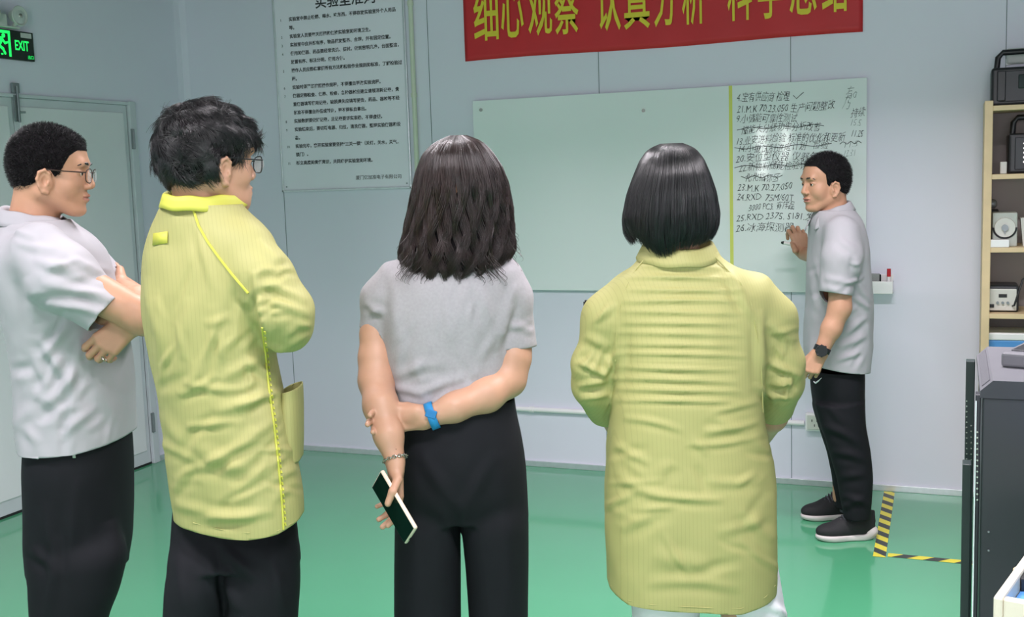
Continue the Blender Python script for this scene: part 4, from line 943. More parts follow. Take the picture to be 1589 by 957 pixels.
def shoe(P, toe, heel, k=1.0, name='shoe'):
    """trainer from heel to toe (both on the floor, local xy)"""
    toe = np.array([*toe[:2], 0.0]); heel = np.array([*heel[:2], 0.0]); f = unit(toe-heel); Ls = np.linalg.norm(toe-heel); s_ = np.array([-f[1], f[0], 0]); u = np.array([0, 0, 1.0]); R = np.stack([f, s_, u], 1)
    g = lambda x, y, z: heel+f*x*Ls+s_*y+u*z
    S = Sdf(); S.ell(g(0.70, 0, 0.040), (Ls*0.30, 0.046, 0.036), R, 0.03); S.ell(g(0.24, 0, 0.05), (Ls*0.25, 0.036, 0.045), R, 0.03); S.ell(g(0.46, 0, 0.06), (Ls*0.24, 0.038, 0.045), R, 0.03)
    S.cone(g(0.22, 0, 0.06), g(0.19, 0, 0.112), 0.036, 0.033, 0.02); S.cone(g(0.40, 0, 0.07), g(0.32, 0, 0.118), 0.032, 0.024, 0.02); S.cone(g(0.03, 0, 0.08), g(0.02, 0, 0.118), 0.010, 0.006, 0.02)
    S.cone(g(0.22, 0, 0.135), g(0.24, 0, 0.085), 0.030, 0.024, 0.006, 's'); S.box(g(0.5, 0, -0.05), (Ls, 0.1, 0.068), R, 0.002, 0.004, 's')
    V, Q = polygonise(S, 0.004); up = mesh_obj(name, V, Q, M['shoe'], P.root, True)
    T = Sdf(); T.ell(g(0.72, 0, 0.020), (Ls*0.285, 0.051, 0.030), R, 0.03); T.ell(g(0.22, 0, 0.022), (Ls*0.225, 0.040, 0.036), R, 0.03); T.cone(g(0.25, 0, 0.012), g(0.7, 0, 0.012), 0.036, 0.042, 0.02)
    T.box(g(0.5, 0, -0.06), (Ls, 0.1, 0.0615), R, 0.001, 0.003, 's'); T.box(g(0.62, 0, 0.086), (Ls*0.45, 0.1, 0.058), R, 0.004, 0.006, 's'); T.ell(g(0.08, 0, 0.035), (Ls*0.13, 0.036, 0.024), R, 0.02); T.box(g(0.02, 0, 0.117), (Ls*0.3, 0.1, 0.058), R, 0.004, 0.006, 's')
    V, Q = polygonise(T, 0.004); mesh_obj('sole', V, Q, M['sole'], up, True)
    lc = MB()
    for i in range(5):
        x = 0.42+i*0.05; z = 0.118-i*0.0085
        lc.tube([g(x, -0.030, z-0.018), g(x+0.02, -0.012, z+0.001), g(x+0.02, 0.012, z+0.001), g(x, 0.030, z-0.018)], 0.0038, 6)
    lc.tube([g(0.41, 0.0, 0.108), g(0.40, 0.025, 0.112), g(0.44, 0.038, 0.092), g(0.42, 0.01, 0.108)], 0.0034, 6); lc.tube([g(0.41, 0.0, 0.108), g(0.39, -0.025, 0.112), g(0.43, -0.038, 0.09), g(0.42, -0.01, 0.108)], 0.0024, 6)
    lc.build('laces', M['lace'], up, True)
    return up, g
def sleeve_cut(a, b, R, push=0.0, near=None):
    """removes what lies beyond b along a->b inside radius R"""
    a = np.array(a); b = np.array(b); d = unit(b-a); b = b+d*push
    def f(V):
        w_ = V-b; t = w_@d; r = np.linalg.norm(w_-t[:, None]*d, axis=1); s_ = np.minimum(t, R-r)
        return s_ if near is None else np.minimum(s_, near-V[:, 1])
    return f
def hem_cut(P, pts, off=0.0):
    """cloth ends along a line given in pixels (x, y)"""
    Q = np.array([P.L(p[0], p[1], p[2] if len(p) > 2 else off) for p in pts]); xs, zs = Q[:, 0], Q[:, 2]
    return lambda V: np.interp(V[:, 0], xs, zs)-V[:, 2]
def maxf(*fs): return lambda V: np.max([f(V) for f in fs], axis=0)
def legs_to_floor(P, px, z=0.02):
    """pixel row at which height z stands"""
    lo, hi = 600.0, 2400.0
    for _ in range(40):
        m_ = (lo+hi)/2
        if P.L(px, m_)[2] > z: lo = m_
        else: hi = m_
    return lo
def glasses(P, H, col, square=True):
    S = H.g; q = H.k; g = empty('glasses', tuple(H.c)); g.parent = P.root
    o = np.array(H.c)
    def T(pts, r, closed=False): return [tuple(S(*p)-o) for p in pts]
    fr = MB()
    for y in (-1, 1):
        rim = [(0.1075-0.006*abs(math.cos(t))*(1 if math.cos(t)*y > 0 else 0.2), y*0.034+0.0255*math.copysign(abs(math.cos(t))**0.75, math.cos(t)), 0.004+0.019*math.copysign(abs(math.sin(t))**0.75, math.sin(t))) for t in np.linspace(0, 2*PI, 28, endpoint=False)]
        fr.tube(T(rim, 0), 0.0013, 6, True)
    fr.tube(T([(0.108, -0.009, 0.012), (0.111, 0, 0.014), (0.108, 0.009, 0.012)], 0), 0.0012, 6)
    f = fr.build('frame', col, g, True)
    for y in (-1, 1):
        MB().tube(T([(0.101, y*0.060, 0.013), (0.097, y*0.0715, 0.013), (0.05, y*0.0785, 0.0125), (-0.002, y*0.0825, 0.014), (-0.012, y*0.083, 0.008), (-0.022, y*0.081, -0.008)], 0), 0.0017, 6).build('temple_arm', col, g, True)
        MB().ball(tuple(S(0.1065, y*0.034, 0.004)-o), 0.0225, (0.9, 0.9, 0.8), 16)
        V = [tuple(S(0.1065, y*0.034+0.0235*math.cos(t), 0.004+0.0172*math.sin(t))-o) for t in np.linspace(0, 2*PI, 24, endpoint=False)]
        n = 24; V2 = [tuple(np.array(v)+H.R[:, 0]*0.0012) for v in V]; Fq = [tuple(range(n)), tuple(range(2*n-1, n-1, -1))]+[(i, i+n, (i+1) % n+n, (i+1) % n) for i in range(n)]
        mesh_obj('lens', V+V2, Fq, M['glass_lens'], g)
    return g
def trousers(P, hip_rows, legL, legR, m, folds=(), noise=((0.003, (9, 9, 3)),), cut=None, k=0.012, name='trousers'):
    S = Sdf(); S.loft(P.rows(hip_rows), n=2.2, k=0.03); S.loft(P.rows(legL), n=2.1, k=k); S.loft(P.rows(legR), n=2.1, k=k)
    return garment(P, name, S, 0.007, m, keep=cut, folds=folds, noise=noise)

# ------------------------------------------------------------------ woman in the grey T-shirt
def woman_tee():
    P = Person(712, 2.75, 'person in grey T-shirt and wide black trousers, hands behind back, long wavy dark hair'); L = P.L
    H = Head(L(714, 304, 0), rotm(math.radians(78)), 0.97)
    tee_rows = [(397, 640, 768, 0.055), (405, 612, 792, 0.075), (420, 598, 802, 0.092), (445, 590, 806, 0.105), (490, 590, 800, 0.115), (540, 597, 793, 0.112), (580, 605, 796, 0.108), (612, 610, 800, 0.112), (640, 610, 806, 0.116)]
    S = Sdf(); S.loft(P.rows(tee_rows), n=2.3)
    sL = [(L(610, 432), 0.042), (L(590, 462), 0.045), (L(581, 512), 0.039)]; sR = [(L(782, 428), 0.045), (L(793, 462), 0.048), (L(799, 534), 0.053)]
    S.path(sL, 0.03); S.path(sR, 0.03); S.cone(L(705, 375), L(705, 402), 0.062, 0.075, 0.04)
    keep = maxf(sleeve_cut(L(590, 455), L(579, 511), 0.050), sleeve_cut(L(797, 460), L(800, 537), 0.062), hem_cut(P, [(600, 622, -.03), (640, 632, -.08), (700, 629, -.11), (760, 623, -.09), (806, 614, -.03)]), lambda V: V[:, 2]-L(705, 384)[2]+0*V[:, 0])
    folds = [(745, 560, 800, 440, 7, 0.005, 4), (770, 545, 796, 470, 6, 0.006), (640, 612, 720, 585, 8, 0.004), (650, 622, 780, 590, 6, 0.003), (565, 470, 600, 490, 6, 0.004), (563, 490, 596, 478, 5, 0.003), (612, 440, 618, 560, 9, 0.003),
             (690, 450, 700, 540, 10, 0.002), (745, 445, 760, 500, 8, 0.003), (610, 600, 660, 612, 6, 0.003), (780, 500, 830, 515, 6, 0.003), (770, 520, 828, 495, 5, 0.002), (612, 580, 690, 560, 9, 0.0025)]
    tee = garment(P, 'shirt', S, 0.005, M['tee'], keep, folds+rand_folds((600, 440, 800, 620), 16, 75, 25, (30, 90), (4, 9), (0.001, 0.0022), 1)+rand_folds((620, 570, 790, 622), 8, 15, 15, (30, 80), (4, 7), (0.0015, 0.003), 2), noise=((0.003, (14, 14, 8)), (0.0012, (38, 38, 26))))
    # cloth seams at the sleeve hems
    B = Sdf(); H.build(B, L(706, 392), 0.050); B.loft(P.rows([r for r in tee_rows if r[0] < 620]), n=2.2, inset=0.018)
    wl = L(613, 714, -0.175); wr = L(662, 648, -0.125)
    B.path([(L(610, 440, 0), 0.030), (L(590, 470, 0), 0.035), (L(582, 518, -0.005), 0.0345), (L(583, 555, -0.02), 0.040), (L(584, 590, -0.045), 0.0415), (L(591, 630, -0.105), 0.040), (L(603, 675, -0.15), 0.033), (wl, 0.0235)], 0.02)
    B.path([(L(782, 440, 0), 0.032), (L(793, 475, 0.0), 0.036), (L(798, 528, 0.0), 0.040), (L(795, 555, -0.015), 0.044), (L(788, 588, -0.03), 0.043), (L(755, 612, -0.085), 0.041), (L(705, 632, -0.12), 0.0335), (wr, 0.025)], 0.02)
    hand(B, wl, (-0.02, 0.07, -0.99), (-0.85, -0.40, 0.0), side=-1, k=0.93, fcurl=[(0.10, 0.55, 0.35), (0.15, 0.55, 0.35), (0.2, 0.55, 0.4), (0.3, 0.6, 0.4)], thumb=[L(617, 744, -0.215), L(609, 763, -0.243), L(602, 781, -0.246)])
    hand(B, wr, (-1, 0.05, -0.03), (0.05, -0.9, -0.1), side=1, k=0.92, thumb=[wr+np.array((-0.045, 0.012, 0.026)), wr+np.array((-0.072, 0.012, 0.030)), wr+np.array((-0.095, 0.010, 0.026))], fcurl=[(0.35, 0.75, 0.4), (0.4, 0.75, 0.4), (0.45, 0.75, 0.4), (0.45, 0.8, 0.4)])
    B.path([(L(668, 700, 0), 0.07), (L(664, 900, 0), 0.06), (L(664, 1190, 0.0), 0.04)], 0.03); B.path([(L(760, 700, 0), 0.07), (L(768, 900, 0), 0.06), (L(768, 1190, 0.0), 0.04)], 0.03)
    body(P, B, [(wl-(0.07, 0.08, 0.21), wl+(0.07, 0.08, 0.03), 0.0022), (wr-(0.19, 0.07, 0.09), wr+(0.03, 0.08, 0.07), 0.0022), H.box()], M['skin_f'], H); H.extras(P, M['hair_b'])
    fy = legs_to_floor(P, 700)
    trousers(P, [(616, 629, 799, 0.10), (640, 620, 802, 0.115), (680, 612, 811, 0.128), (720, 609, 817, 0.13), (770, 609, 820, 0.118), (800, 612, 818, 0.09)],
             [(720, 625, 700, 0.06), (800, 609, 714, 0.105), (870, 609, 716, 0.10), (957, 610, 718, 0.095), (1100, 612, 722, 0.10), (fy-20, 612, 726, 0.11)],
             [(720, 725, 805, 0.06), (800, 714, 820, 0.105), (870, 721, 821, 0.10), (957, 725, 821, 0.095), (1100, 728, 826, 0.10), (fy-20, 728, 832, 0.11)], M['black_cloth'],
             folds=[(640, 720, 650, 950, 12, 0.003), (780, 700, 790, 950, 14, 0.003), (700, 780, 716, 860, 8, -0.004), (650, 700, 710, 790, 10, 0.003), (770, 700, 715, 800, 10, 0.003)], noise=((0.004, (8, 8, 3)),), cut=lambda V: V[:, 2]-L(700, 620)[2])
    for x in (668, 776):
        a = L(x, fy-2, 0.0); shoe(P, (a[0], 0.13), (a[0], -0.10))
    # hair
    hr = [(209, 704, 716, 0.010, 0.0), (213, 690, 732, 0.032), (222, 672, 749, 0.070), (238, 657, 763, 0.096), (262, 648, 778, 0.110), (290, 642, 788, 0.116), (325, 636, 792, 0.108), (360, 629, 795, 0.104), (392, 622, 795, 0.100, -0.01), (412, 626, 785, 0.096, -0.012), (434, 640, 760, 0.085, -0.014)]
    zl = L(640, 424)[2]
    def zend(p):
        x = math.cos(p); y = math.sin(p)
        base = 428 if y < 0.3 else 400
        base -= 14*max(0, x-0.1) if y < 0 else 0
        base += 5*math.sin(p*5)
        return L(710, base)[2]
    # curled loose locks at the ends and sides
    mb = []
    pth = []; rad = []
    for i in range(210):
        side = RNG.random(); px = 632+RNG.random()*135 if side < 0.8 else (634+RNG.random()*6 if side < 0.93 else 784+RNG.random()*6)
        py0 = 380+RNG.random()*28 if side < 0.8 else 340+RNG.random()*50
        o = -0.088+RNG.normal(0, 0.006) if side < 0.8 else -0.02+RNG.normal(0, 0.03)
        a = L(px, py0, o); t = np.linspace(0, 1, 16); ln = 0.055+0.03*RNG.random(); R_ = 0.008+0.008*RNG.random(); ph = RNG.random()*6
        sgn = -1 if px < 700 else 1
        x = a[0]+sgn*R_*(1-np.cos(t*4.2+0.0*ph))*(0.6+0.6*t); y = a[1]+0.006*np.sin(t*5+ph); z = a[2]-ln*(t-0.28*t**3)
        pth.append(np.stack([x, y, z], 1)); rad.append((0.0011)*(1-0.8*t))
    v, q = strands('x', None, np.array(pth), np.array(rad), None, None)
    long_hair(P, P.rows(hr), None, zend, M['hair_b'], n=8000, seg=30, wave=0.011, wfreq=50, curl_end=0.06, face_cut=(math.radians(78), math.radians(52), L(710, 262)[2]), r=0.0007, ragged=0.014, shell=0.92, extra=(v, q))
    # blue band on the right wrist, chain bracelet on the left
    d = unit(wr-L(705, 632, -0.12)); c = wr+0*d
    def band(c, d, r, wdt, th, m, name, par=P.root):
        d = unit(d); x = unit(np.cross(d, (0, 0, 1))); y = np.cross(d, x); V = []; Q = []; n = 40
        for i in range(n):
            t = 2*PI*i/n
            for (o, rr) in ((-wdt/2, r), (-wdt/2, r+th), (wdt/2, r+th), (wdt/2, r)): V.append(c+d*o+(x*math.cos(t)*1.0+y*math.sin(t))*rr)
        for i in range(n):
            for j in range(4): Q.append((i*4+j, ((i+1) % n)*4+j, ((i+1) % n)*4+(j+1) % 4, i*4+(j+1) % 4))
        return mesh_obj(name, np.array(V), np.array(Q), m, par, True)
    wb = band(c+d*(-0.014), d, 0.0310, 0.020, 0.0028, M['blue_band'], 'wristband')
    bk = MB(); xx = unit(np.array((0.0, -1, 0.35))); pt = c-d*0.014+xx*0.0345; bk.box(tuple(pt), (0.026, 0.005, 0.020), Matrix.Rotation(0.35, 4, 'Y'), bev=0.002); bk.build('clasp', mat('blue_clasp', srgb(30, 116, 176), 0.35), wb)
    cb = MB(); c2 = wl+np.array((0, 0, 0.004)); d2 = unit(L(603, 675, -0.15)-wl); x = unit(np.cross(d2, (0, 1, 0))); y = np.cross(d2, x); r_ = 0.0285
    for i in range(26):
        t = 2*PI*i/26; pc_ = c2+(x*math.cos(t)+y*math.sin(t))*r_-y*0.003; tn = -x*math.sin(t)+y*math.cos(t); nn = d2 if i % 2 else unit(x*math.cos(t)+y*math.sin(t))
        cb.tube([tuple(pc_+tn*0.0048*math.cos(u)+nn*0.0034*math.sin(u)) for u in np.linspace(0, 2*PI, 10, endpoint=False)], 0.0011, 5, True)
    cb.build('chain_bracelet', M['silver'], P.root, True)
    # phone in the left hand: a thing of its own
    c = L(612, 786, -0.229); Lv = unit((55, -52, -79.5)); Wv = unit(np.array((-17, 28, -30))); Nv = np.cross(Lv, Wv)
    if Nv[1] > 0: Nv = -Nv
    w_ = RGT*(P.a0+c[0])+FWD*(P.d+c[1]); ph = empty('phone', (w_[0], w_[1], c[2]), 0, 'phone with dark screen and beige case held behind the back by the long haired person', 'phone')
    Rw = Matrix.Rotation(YAW, 4, 'Z') @ Matrix(((Wv[0], Lv[0], Nv[0], 0), (Wv[1], Lv[1], Nv[1], 0), (Wv[2], Lv[2], Nv[2], 0), (0, 0, 0, 1)))
    ph.rotation_euler = Rw.to_euler()
    MB().box((0, 0, 0), (0.078, 0.163, 0.0105), bev=0.0045, seg=3).build('case', M['beige'], ph, True)
    MB().box((0, 0, 0.0052), (0.071, 0.156, 0.0014), bev=0.0006).build('screen', M['screen'], ph)
    MB().box((0.012, 0.0812, 0), (0.010, 0.0015, 0.003)).build('port', M['blackp'], ph)
    return P
# ------------------------------------------------------------------ coat wearer seen square from behind
def woman_coat():
    P = Person(1075, 2.6, 'person with straight black bob in a long yellow green work coat and white trousers'); L = P.L
    H = Head(L(1042, 313, 0.012), rotm(math.radians(92)), 0.94)
    rows = [(392, 1010, 1100, 0.055), (402, 985, 1128, 0.075), (418, 968, 1148, 0.092), (440, 945, 1190, 0.105), (470, 937, 1202, 0.118), (520, 944, 1196, 0.128), (580, 950, 1186, 0.132), (640, 945, 1186, 0.135), (700, 937, 1196, 0.14), (760, 934, 1204, 0.15), (820, 935, 1208, 0.152), (880, 938, 1209, 0.150), (925, 941, 1207, 0.147), (960, 944, 1205, 0.145), (985, 944, 1205, 0.145)]
    S = Sdf(); S.loft(P.rows(rows), n=2.45)
    S.path([(L(972, 457), 0.048), (L(943, 492, 0), 0.057), (L(924, 565, 0.01), 0.051)], 0.03); S.path([(L(920, 565, 0.01), 0.054), (L(922, 598, 0.03), 0.052), (L(942, 634, 0.12), 0.046)], 0.015)
    S.path([(L(1170, 454), 0.050), (L(1193, 494, 0), 0.059), (L(1209, 565, 0.01), 0.054)], 0.03); S.path([(L(1211, 565, 0.01), 0.057), (L(1212, 595, 0.03), 0.054), (L(1201, 630, 0.11), 0.050)], 0.015)
    S.cone(L(1052, 372), L(1052, 400), 0.064, 0.08, 0.04)
    keep = maxf(hem_cut(P, [(930, 905, -.03), (945, 915, -.05), (975, 940, -.11), (1010, 946, -.135), (1100, 951, -.145), (1150, 952, -.13), (1190, 934, -.09), (1210, 915, -.04)]), sleeve_cut(L(922, 598, 0.03), L(942, 636, 0.125), 0.06), sleeve_cut(L(1212, 595, 0.03), L(1201, 632, 0.115), 0.064), lambda V: V[:, 2]-L(1052, 384)[2])
    folds = []
    for i in range(13):
        y = 412+i*17.5; x0 = 985-min(i, 3)*10+RNG.normal(0, 5); x1 = 1125+min(i, 2)*14+RNG.normal(0, 6); folds.append((x0, y+RNG.normal(0, 1.5), x1, y+4+RNG.normal(0, 2), 3.6, 0.0034*(0.8+0.4*RNG.random()), RNG.normal(0, 1.0)))
    for a in ((965, 648, 1060, 668, 5, 0.003, -4), (1100, 640, 1180, 622, 5, 0.003), (1090, 668, 1180, 652, 5, 0.003, 4), (1060, 690, 1190, 672, 5, 0.003, 6), (955, 690, 1010, 720, 6, 0.003), (1000, 765, 1125, 775, 6, 0.004, 3), (955, 735, 1040, 772, 8, 0.003, 5), (1090, 745, 1190, 742, 7, 0.0025, 5),
              (960, 820, 1010, 800, 9, 0.003), (1150, 790, 1200, 840, 9, 0.003), (1000, 905, 1150, 912, 8, 0.003, -6), (1010, 860, 1100, 880, 12, 0.003), (1130, 420, 1165, 470, 8, 0.005), (1140, 445, 1175, 500, 7, 0.004), (925, 500, 955, 470, 6, 0.004),
              (895, 560, 945, 585, 5, 0.006), (895, 600, 945, 590, 5, 0.006), (900, 620, 948, 612, 5, 0.005), (1185, 560, 1246, 585, 6, 0.006), (1190, 600, 1240, 590, 6, 0.007), (1195, 615, 1235, 618, 5, 0.004), (905, 520, 945, 540, 7, 0.004), (1190, 500, 1235, 530, 8, 0.004), (955, 600, 962, 500, 8, 0.004), (1180, 480, 1184, 620, 7, 0.005)): folds.append(a)
    coat = garment(P, 'coat', S, 0.005, M['coat'], keep, folds+rand_folds((950, 640, 1195, 900), 22, 0, 28, (30, 110), (4, 9), (0.001, 0.0028), 3)+rand_folds((895, 480, 945, 640), 8, 60, 30, (20, 60), (3, 6), (0.002, 0.004), 4)+rand_folds((1190, 480, 1240, 620), 8, -60, 30, (20, 60), (3, 6), (0.002, 0.004), 5), noise=((0.0045, (9, 9, 6)), (0.0016, (26, 26, 20))), thick=0.002)
    # seams, back yoke and collar
    for pts in ([(1003, 398), (985, 420), (972, 445), (962, 475), (957, 520), (955, 560)], [(1108, 396), (1130, 420), (1150, 440), (1165, 470), (1176, 520), (1182, 580), (1184, 640)]):
        q = surf_pts(P, coat, pts, -0.0006)
        if len(q) > 2: ribbon(P, q, 0.0018, M['coat'], 'raglan_seam')
    hm = surf_pts(P, coat, [(948, 908), (976, 932), (1010, 938), (1060, 941), (1100, 943), (1150, 944), (1188, 926), (1203, 908)], -0.0006)
    ribbon(P, hm, 0.0012, M['coat'], 'hem_stitching')
    cc = L(1053, 390, -0.005); collar(P, cc, 0.072, 0.068, 0.018, 0.034, M['coat'], tilt=(0.0, 0.15), flare=0.018, open_at=PI/2, gap=0.5)
    B = Sdf(); H.build(B, L(1052, 395), 0.050); B.loft(P.rows([(y, a+6, b-6, c-0.012) for y, a, b, c in rows if y < 800]), n=2.2, inset=0.022)
    wl = L(975, 700, 0.28); wr = L(1165, 700, 0.28)
    B.path([(L(976, 470), 0.030), (L(945, 500), 0.036), (L(924, 590, 0.02), 0.036), (wl, 0.025)], 0.02)
    B.path([(L(1166, 470), 0.030), (L(1190, 502), 0.038), (L(1206, 590, 0.03), 0.034), (L(1198, 645, 0.13), 0.036), (wr, 0.025)], 0.02)
    hand(B, wl, (0.8, 0.4, -0.2), (0.2, -0.9, 0.1), side=1, k=0.9, curl=(0.4, 0.5, 0.4)); hand(B, wr, (-0.8, 0.4, -0.2), (-0.2, -0.9, 0.1), side=-1, k=0.9, curl=(0.4, 0.5, 0.4))
    B.path([(L(1030, 760, 0), 0.07), (L(1030, 940, 0), 0.06), (L(1030, 1250, 0.0), 0.04)], 0.03); B.path([(L(1125, 760, 0), 0.07), (L(1160, 940, 0), 0.06), (L(1170, 1250, 0.0), 0.04)], 0.03)
    body(P, B, [(wl-(0.05, 0.08, 0.08), wl+(0.19, 0.14, 0.08), 0.0028), (wr-(0.19, 0.08, 0.08), wr+(0.05, 0.14, 0.08), 0.0028), H.box()], M['skin_f'], H); H.extras(P, M['hair'])
    fy = legs_to_floor(P, 1075)
    trousers(P, [(700, 965, 1180, 0.10), (800, 968, 1190, 0.115), (850, 970, 1190, 0.10)], [(840, 968, 1082, 0.09), (945, 978, 1088, 0.085), (1050, 985, 1085, 0.08), (fy-20, 990, 1080, 0.08)],
             [(840, 1075, 1200, 0.09), (925, 1118, 1214, 0.085), (957, 1128, 1222, 0.085), (1050, 1130, 1220, 0.08), (fy-20, 1135, 1215, 0.08)], M['white_cloth'], folds=[(1180, 935, 1222, 955, 6, 0.005), (1195, 925, 1215, 957, 5, 0.004)], cut=lambda V: V[:, 2]-L(1075, 720)[2])
    for x in (1035, 1175):
        a = L(x, fy-2, 0.0); shoe(P, (a[0], 0.13), (a[0], -0.10))
    hr = [(221, 1034, 1050, 0.010), (224, 1020, 1064, 0.030), (232, 1005, 1078, 0.068), (248, 994, 1090, 0.094), (270, 985, 1099, 0.110), (300, 974, 1109, 0.116), (335, 967, 1115, 0.114), (360, 967, 1116, 0.107), (378, 972, 1111, 0.103), (395, 985, 1098, 0.098)]
    def zend(p):
        x, y = math.cos(p), math.sin(p); u = 1042+74*x
        b = np.interp(u, [966, 985, 1000, 1020, 1045, 1090, 1108, 1118], [352, 374, 388, 390, 380, 374, 366, 350]) if y < 0.1 else 372
        return L(1042, b)[2]
    long_hair(P, P.rows(hr), None, zend, M['hair'], n=8000, seg=22, wave=0.0022, wfreq=30, curl_end=0.10, face_cut=(math.radians(92), math.radians(48), L(1042, 275)[2]), r=0.0006, ragged=0.005, shell=0.95)
    # pen clipped at the far shoulder: a thing of its own
    c = L(909, 502, 0.03); w_ = RGT*(P.a0+c[0])+FWD*(P.d+c[1])
    e = empty('pen', (w_[0], w_[1], c[2]), 0, 'black and white pen standing in the sleeve pocket of the bob haired person', 'pen')
    MB().cyl((0, 0, 0), (0.004, 0, 0.040), 0.0055).build('barrel', M['inst_white'], e, True); b = MB(); b.cyl((0.004, 0, 0.034), (0.005, 0, 0.056), 0.0062); b.box((-0.003, 0, 0.03), (0.003, 0.003, 0.045), bev=0.0008); b.build('cap', M['blackp'], e)
    return P
# ------------------------------------------------------------------ coat wearer with glasses, arms folded
def man_coat():
    P = Person(345, 2.55, 'person with thick black hair and glasses in yellow green work coat, arms folded'); L = P.L
    H = Head(L(325, 255, 0.0), rotm(math.radians(39), math.radians(4)), 0.98, 1.03)
    sk = -0.5
    rows = [(318, 265, 362, 0.06, 0), (328, 250, 385, 0.075), (345, 233, 410, 0.095), (370, 219, 432, 0.115), (405, 210, 438, 0.13), (450, 208, 436, 0.14), (500, 213, 430, 0.145), (550, 226, 435, 0.145), (600, 238, 446, 0.145), (650, 243, 458, 0.145), (700, 246, 467, 0.148), (750, 252, 475, 0.15), (790, 258, 479, 0.15), (820, 262, 480, 0.15), (860, 262, 480, 0.15)]
    S = Sdf(); S.loft(P.rows(rows), n=2.3, skew=-0.35)
    aR = [(L(386, 388, -0.09), 0.055), (L(410, 430, -0.12), 0.058), (L(441, 484, -0.13), 0.058), (L(446, 506, -0.11), 0.052)]
    S.path(aR, 0.03); fa = [(L(446, 508, -0.11), 0.052), (L(432, 502, 0.02), 0.05), (L(400, 470, 0.16), 0.045)]; S.path(fa, 0.02)
    S.path([(L(285, 380, 0.08), 0.055), (L(290, 480, 0.14), 0.05), (L(340, 480, 0.25), 0.045)], 0.03); S.cone(L(315, 300), L(312, 335), 0.066, 0.085, 0.05)
    keep = maxf(hem_cut(P, [(252, 796, .03), (275, 806, -.02), (300, 816, -.07), (345, 829, -.12), (385, 835, -.15), (430, 832, -.165), (455, 820, -.15), (480, 788, -.09)]), sleeve_cut(L(440, 505, 0.02), L(400, 470, 0.165), 0.06), sleeve_cut(L(290, 480, 0.14), L(340, 480, 0.255), 0.06), lambda V: V[:, 2]-L(312, 318)[2])
    folds = [(305, 345, 330, 450, 7, 0.003), (395, 420, 420, 540, 7, 0.008), (405, 440, 475, 470, 7, 0.006, -4), (405, 465, 480, 490, 7, 0.005, -4), (425, 545, 478, 515, 8, 0.006), (430, 530, 470, 500, 6, 0.004), (340, 590, 430, 540, 9, 0.005), (330, 640, 440, 600, 9, 0.005, 3), (350, 700, 440, 640, 9, 0.004, 3),
             (380, 560, 445, 590, 7, 0.004), (300, 690, 400, 730, 12, 0.004, 6), (265, 780, 400, 800, 8, 0.005, 7), (290, 805, 430, 790, 7, 0.004, 6), (250, 640, 290, 700, 10, 0.003), (240, 460, 250, 560, 9, 0.004), (225, 430, 235, 520, 8, 0.003), (330, 470, 345, 580, 12, 0.003), (290, 460, 280, 560, 12, 0.003),
             (440, 690, 475, 720, 6, 0.004), (430, 740, 475, 720, 7, 0.004), (400, 370, 440, 410, 8, 0.004)]
    coat = garment(P, 'coat', S, 0.005, M['coat'], keep, folds+rand_folds((240, 440, 420, 600), 24, 75, 22, (30, 80), (4, 8), (0.001, 0.0028), 6)+rand_folds((260, 590, 460, 800), 30, 30, 22, (30, 110), (4, 9), (0.0015, 0.004), 7)+rand_folds((410, 400, 475, 540), 10, 20, 25, (25, 60), (4, 7), (0.002, 0.004), 8), noise=((0.005, (8, 8, 6)), (0.002, (24, 24, 16))), thick=0.002)
    for nm, pts in (('raglan_seam', [(300, 325), (308, 350), (322, 375), (340, 400), (362, 428), (385, 455)]), ('side_seam', [(407, 508), (412, 550), (417, 600), (424, 650), (430, 700), (435, 750), (439, 800), (440, 826)])):
        pts = [(np.interp(t, np.linspace(0, 1, len(pts)), [p[0] for p in pts]), np.interp(t, np.linspace(0, 1, len(pts)), [p[1] for p in pts])) for t in np.linspace(0, 1, 40)]; q = surf_pts(P, coat, pts, -0.0012)
        if len(q) > 2: ribbon(P, q, 0.0026 if nm == 'side_seam' else 0.003, M['coat_trim'], nm)
    for i, y in enumerate(range(514, 822, 9)):
        x = np.interp(y, [508, 550, 600, 650, 700, 750, 800, 826], [410, 415, 420, 427, 433, 438, 442, 443]); q = surf_pts(P, coat, [(x, y), (x+1, y+4)], -0.0012)
        if i == 0: sb = MB()
        if len(q) == 2: sb.tube([tuple(v) for v in q], 0.0024, 5)
    sb.build('stitching', M['coat_trim'], P.root, True)
    hm = surf_pts(P, coat, [(268, 797), (300, 811), (345, 822), (385, 827), (430, 824), (452, 812)], -0.0006); ribbon(P, hm, 0.0012, M['coat'], 'hem_stitching')
    lb = surf_pts(P, coat, [(238, 362), (260, 359), (260, 377), (237, 381)], -0.004)
    if len(lb) == 4: o = mesh_obj('back_label', np.array(lb), np.array([[0, 1, 2, 3]]), M['coat_trim'], P.root); solid(o, 0.001)
    # patch pocket standing open at the side
    pk = Sdf(); pk.loft(P.rows([(596, 440, 467, 0.062, -0.02), (640, 436, 469, 0.068, -0.02), (690, 440, 470, 0.066, -0.02), (712, 446, 468, 0.05, -0.02)]), n=2.6)
    garment(P, 'pocket', pk, 0.004, M['coat_trim'] if False else M['coat'], keep=hem_cut(P, [(430, 714), (480, 714)]) if False else (lambda V: V[:, 2]-(L(450, 602)[2]+(V[:, 0]-L(440, 600)[0])*0.25)), noise=((0.002, (20, 20, 12)),), thick=0.002)
    rim = surf_pts(P, bpy.data.objects[[o.name for o in bpy.data.objects if o.name.startswith('pocket')][-1]], [(447, 612), (455, 609), (463, 606), (466, 605)], -0.0006)
    if len(rim) > 2: ribbon(P, rim, 0.002, M['coat_trim'], 'pocket_edge')
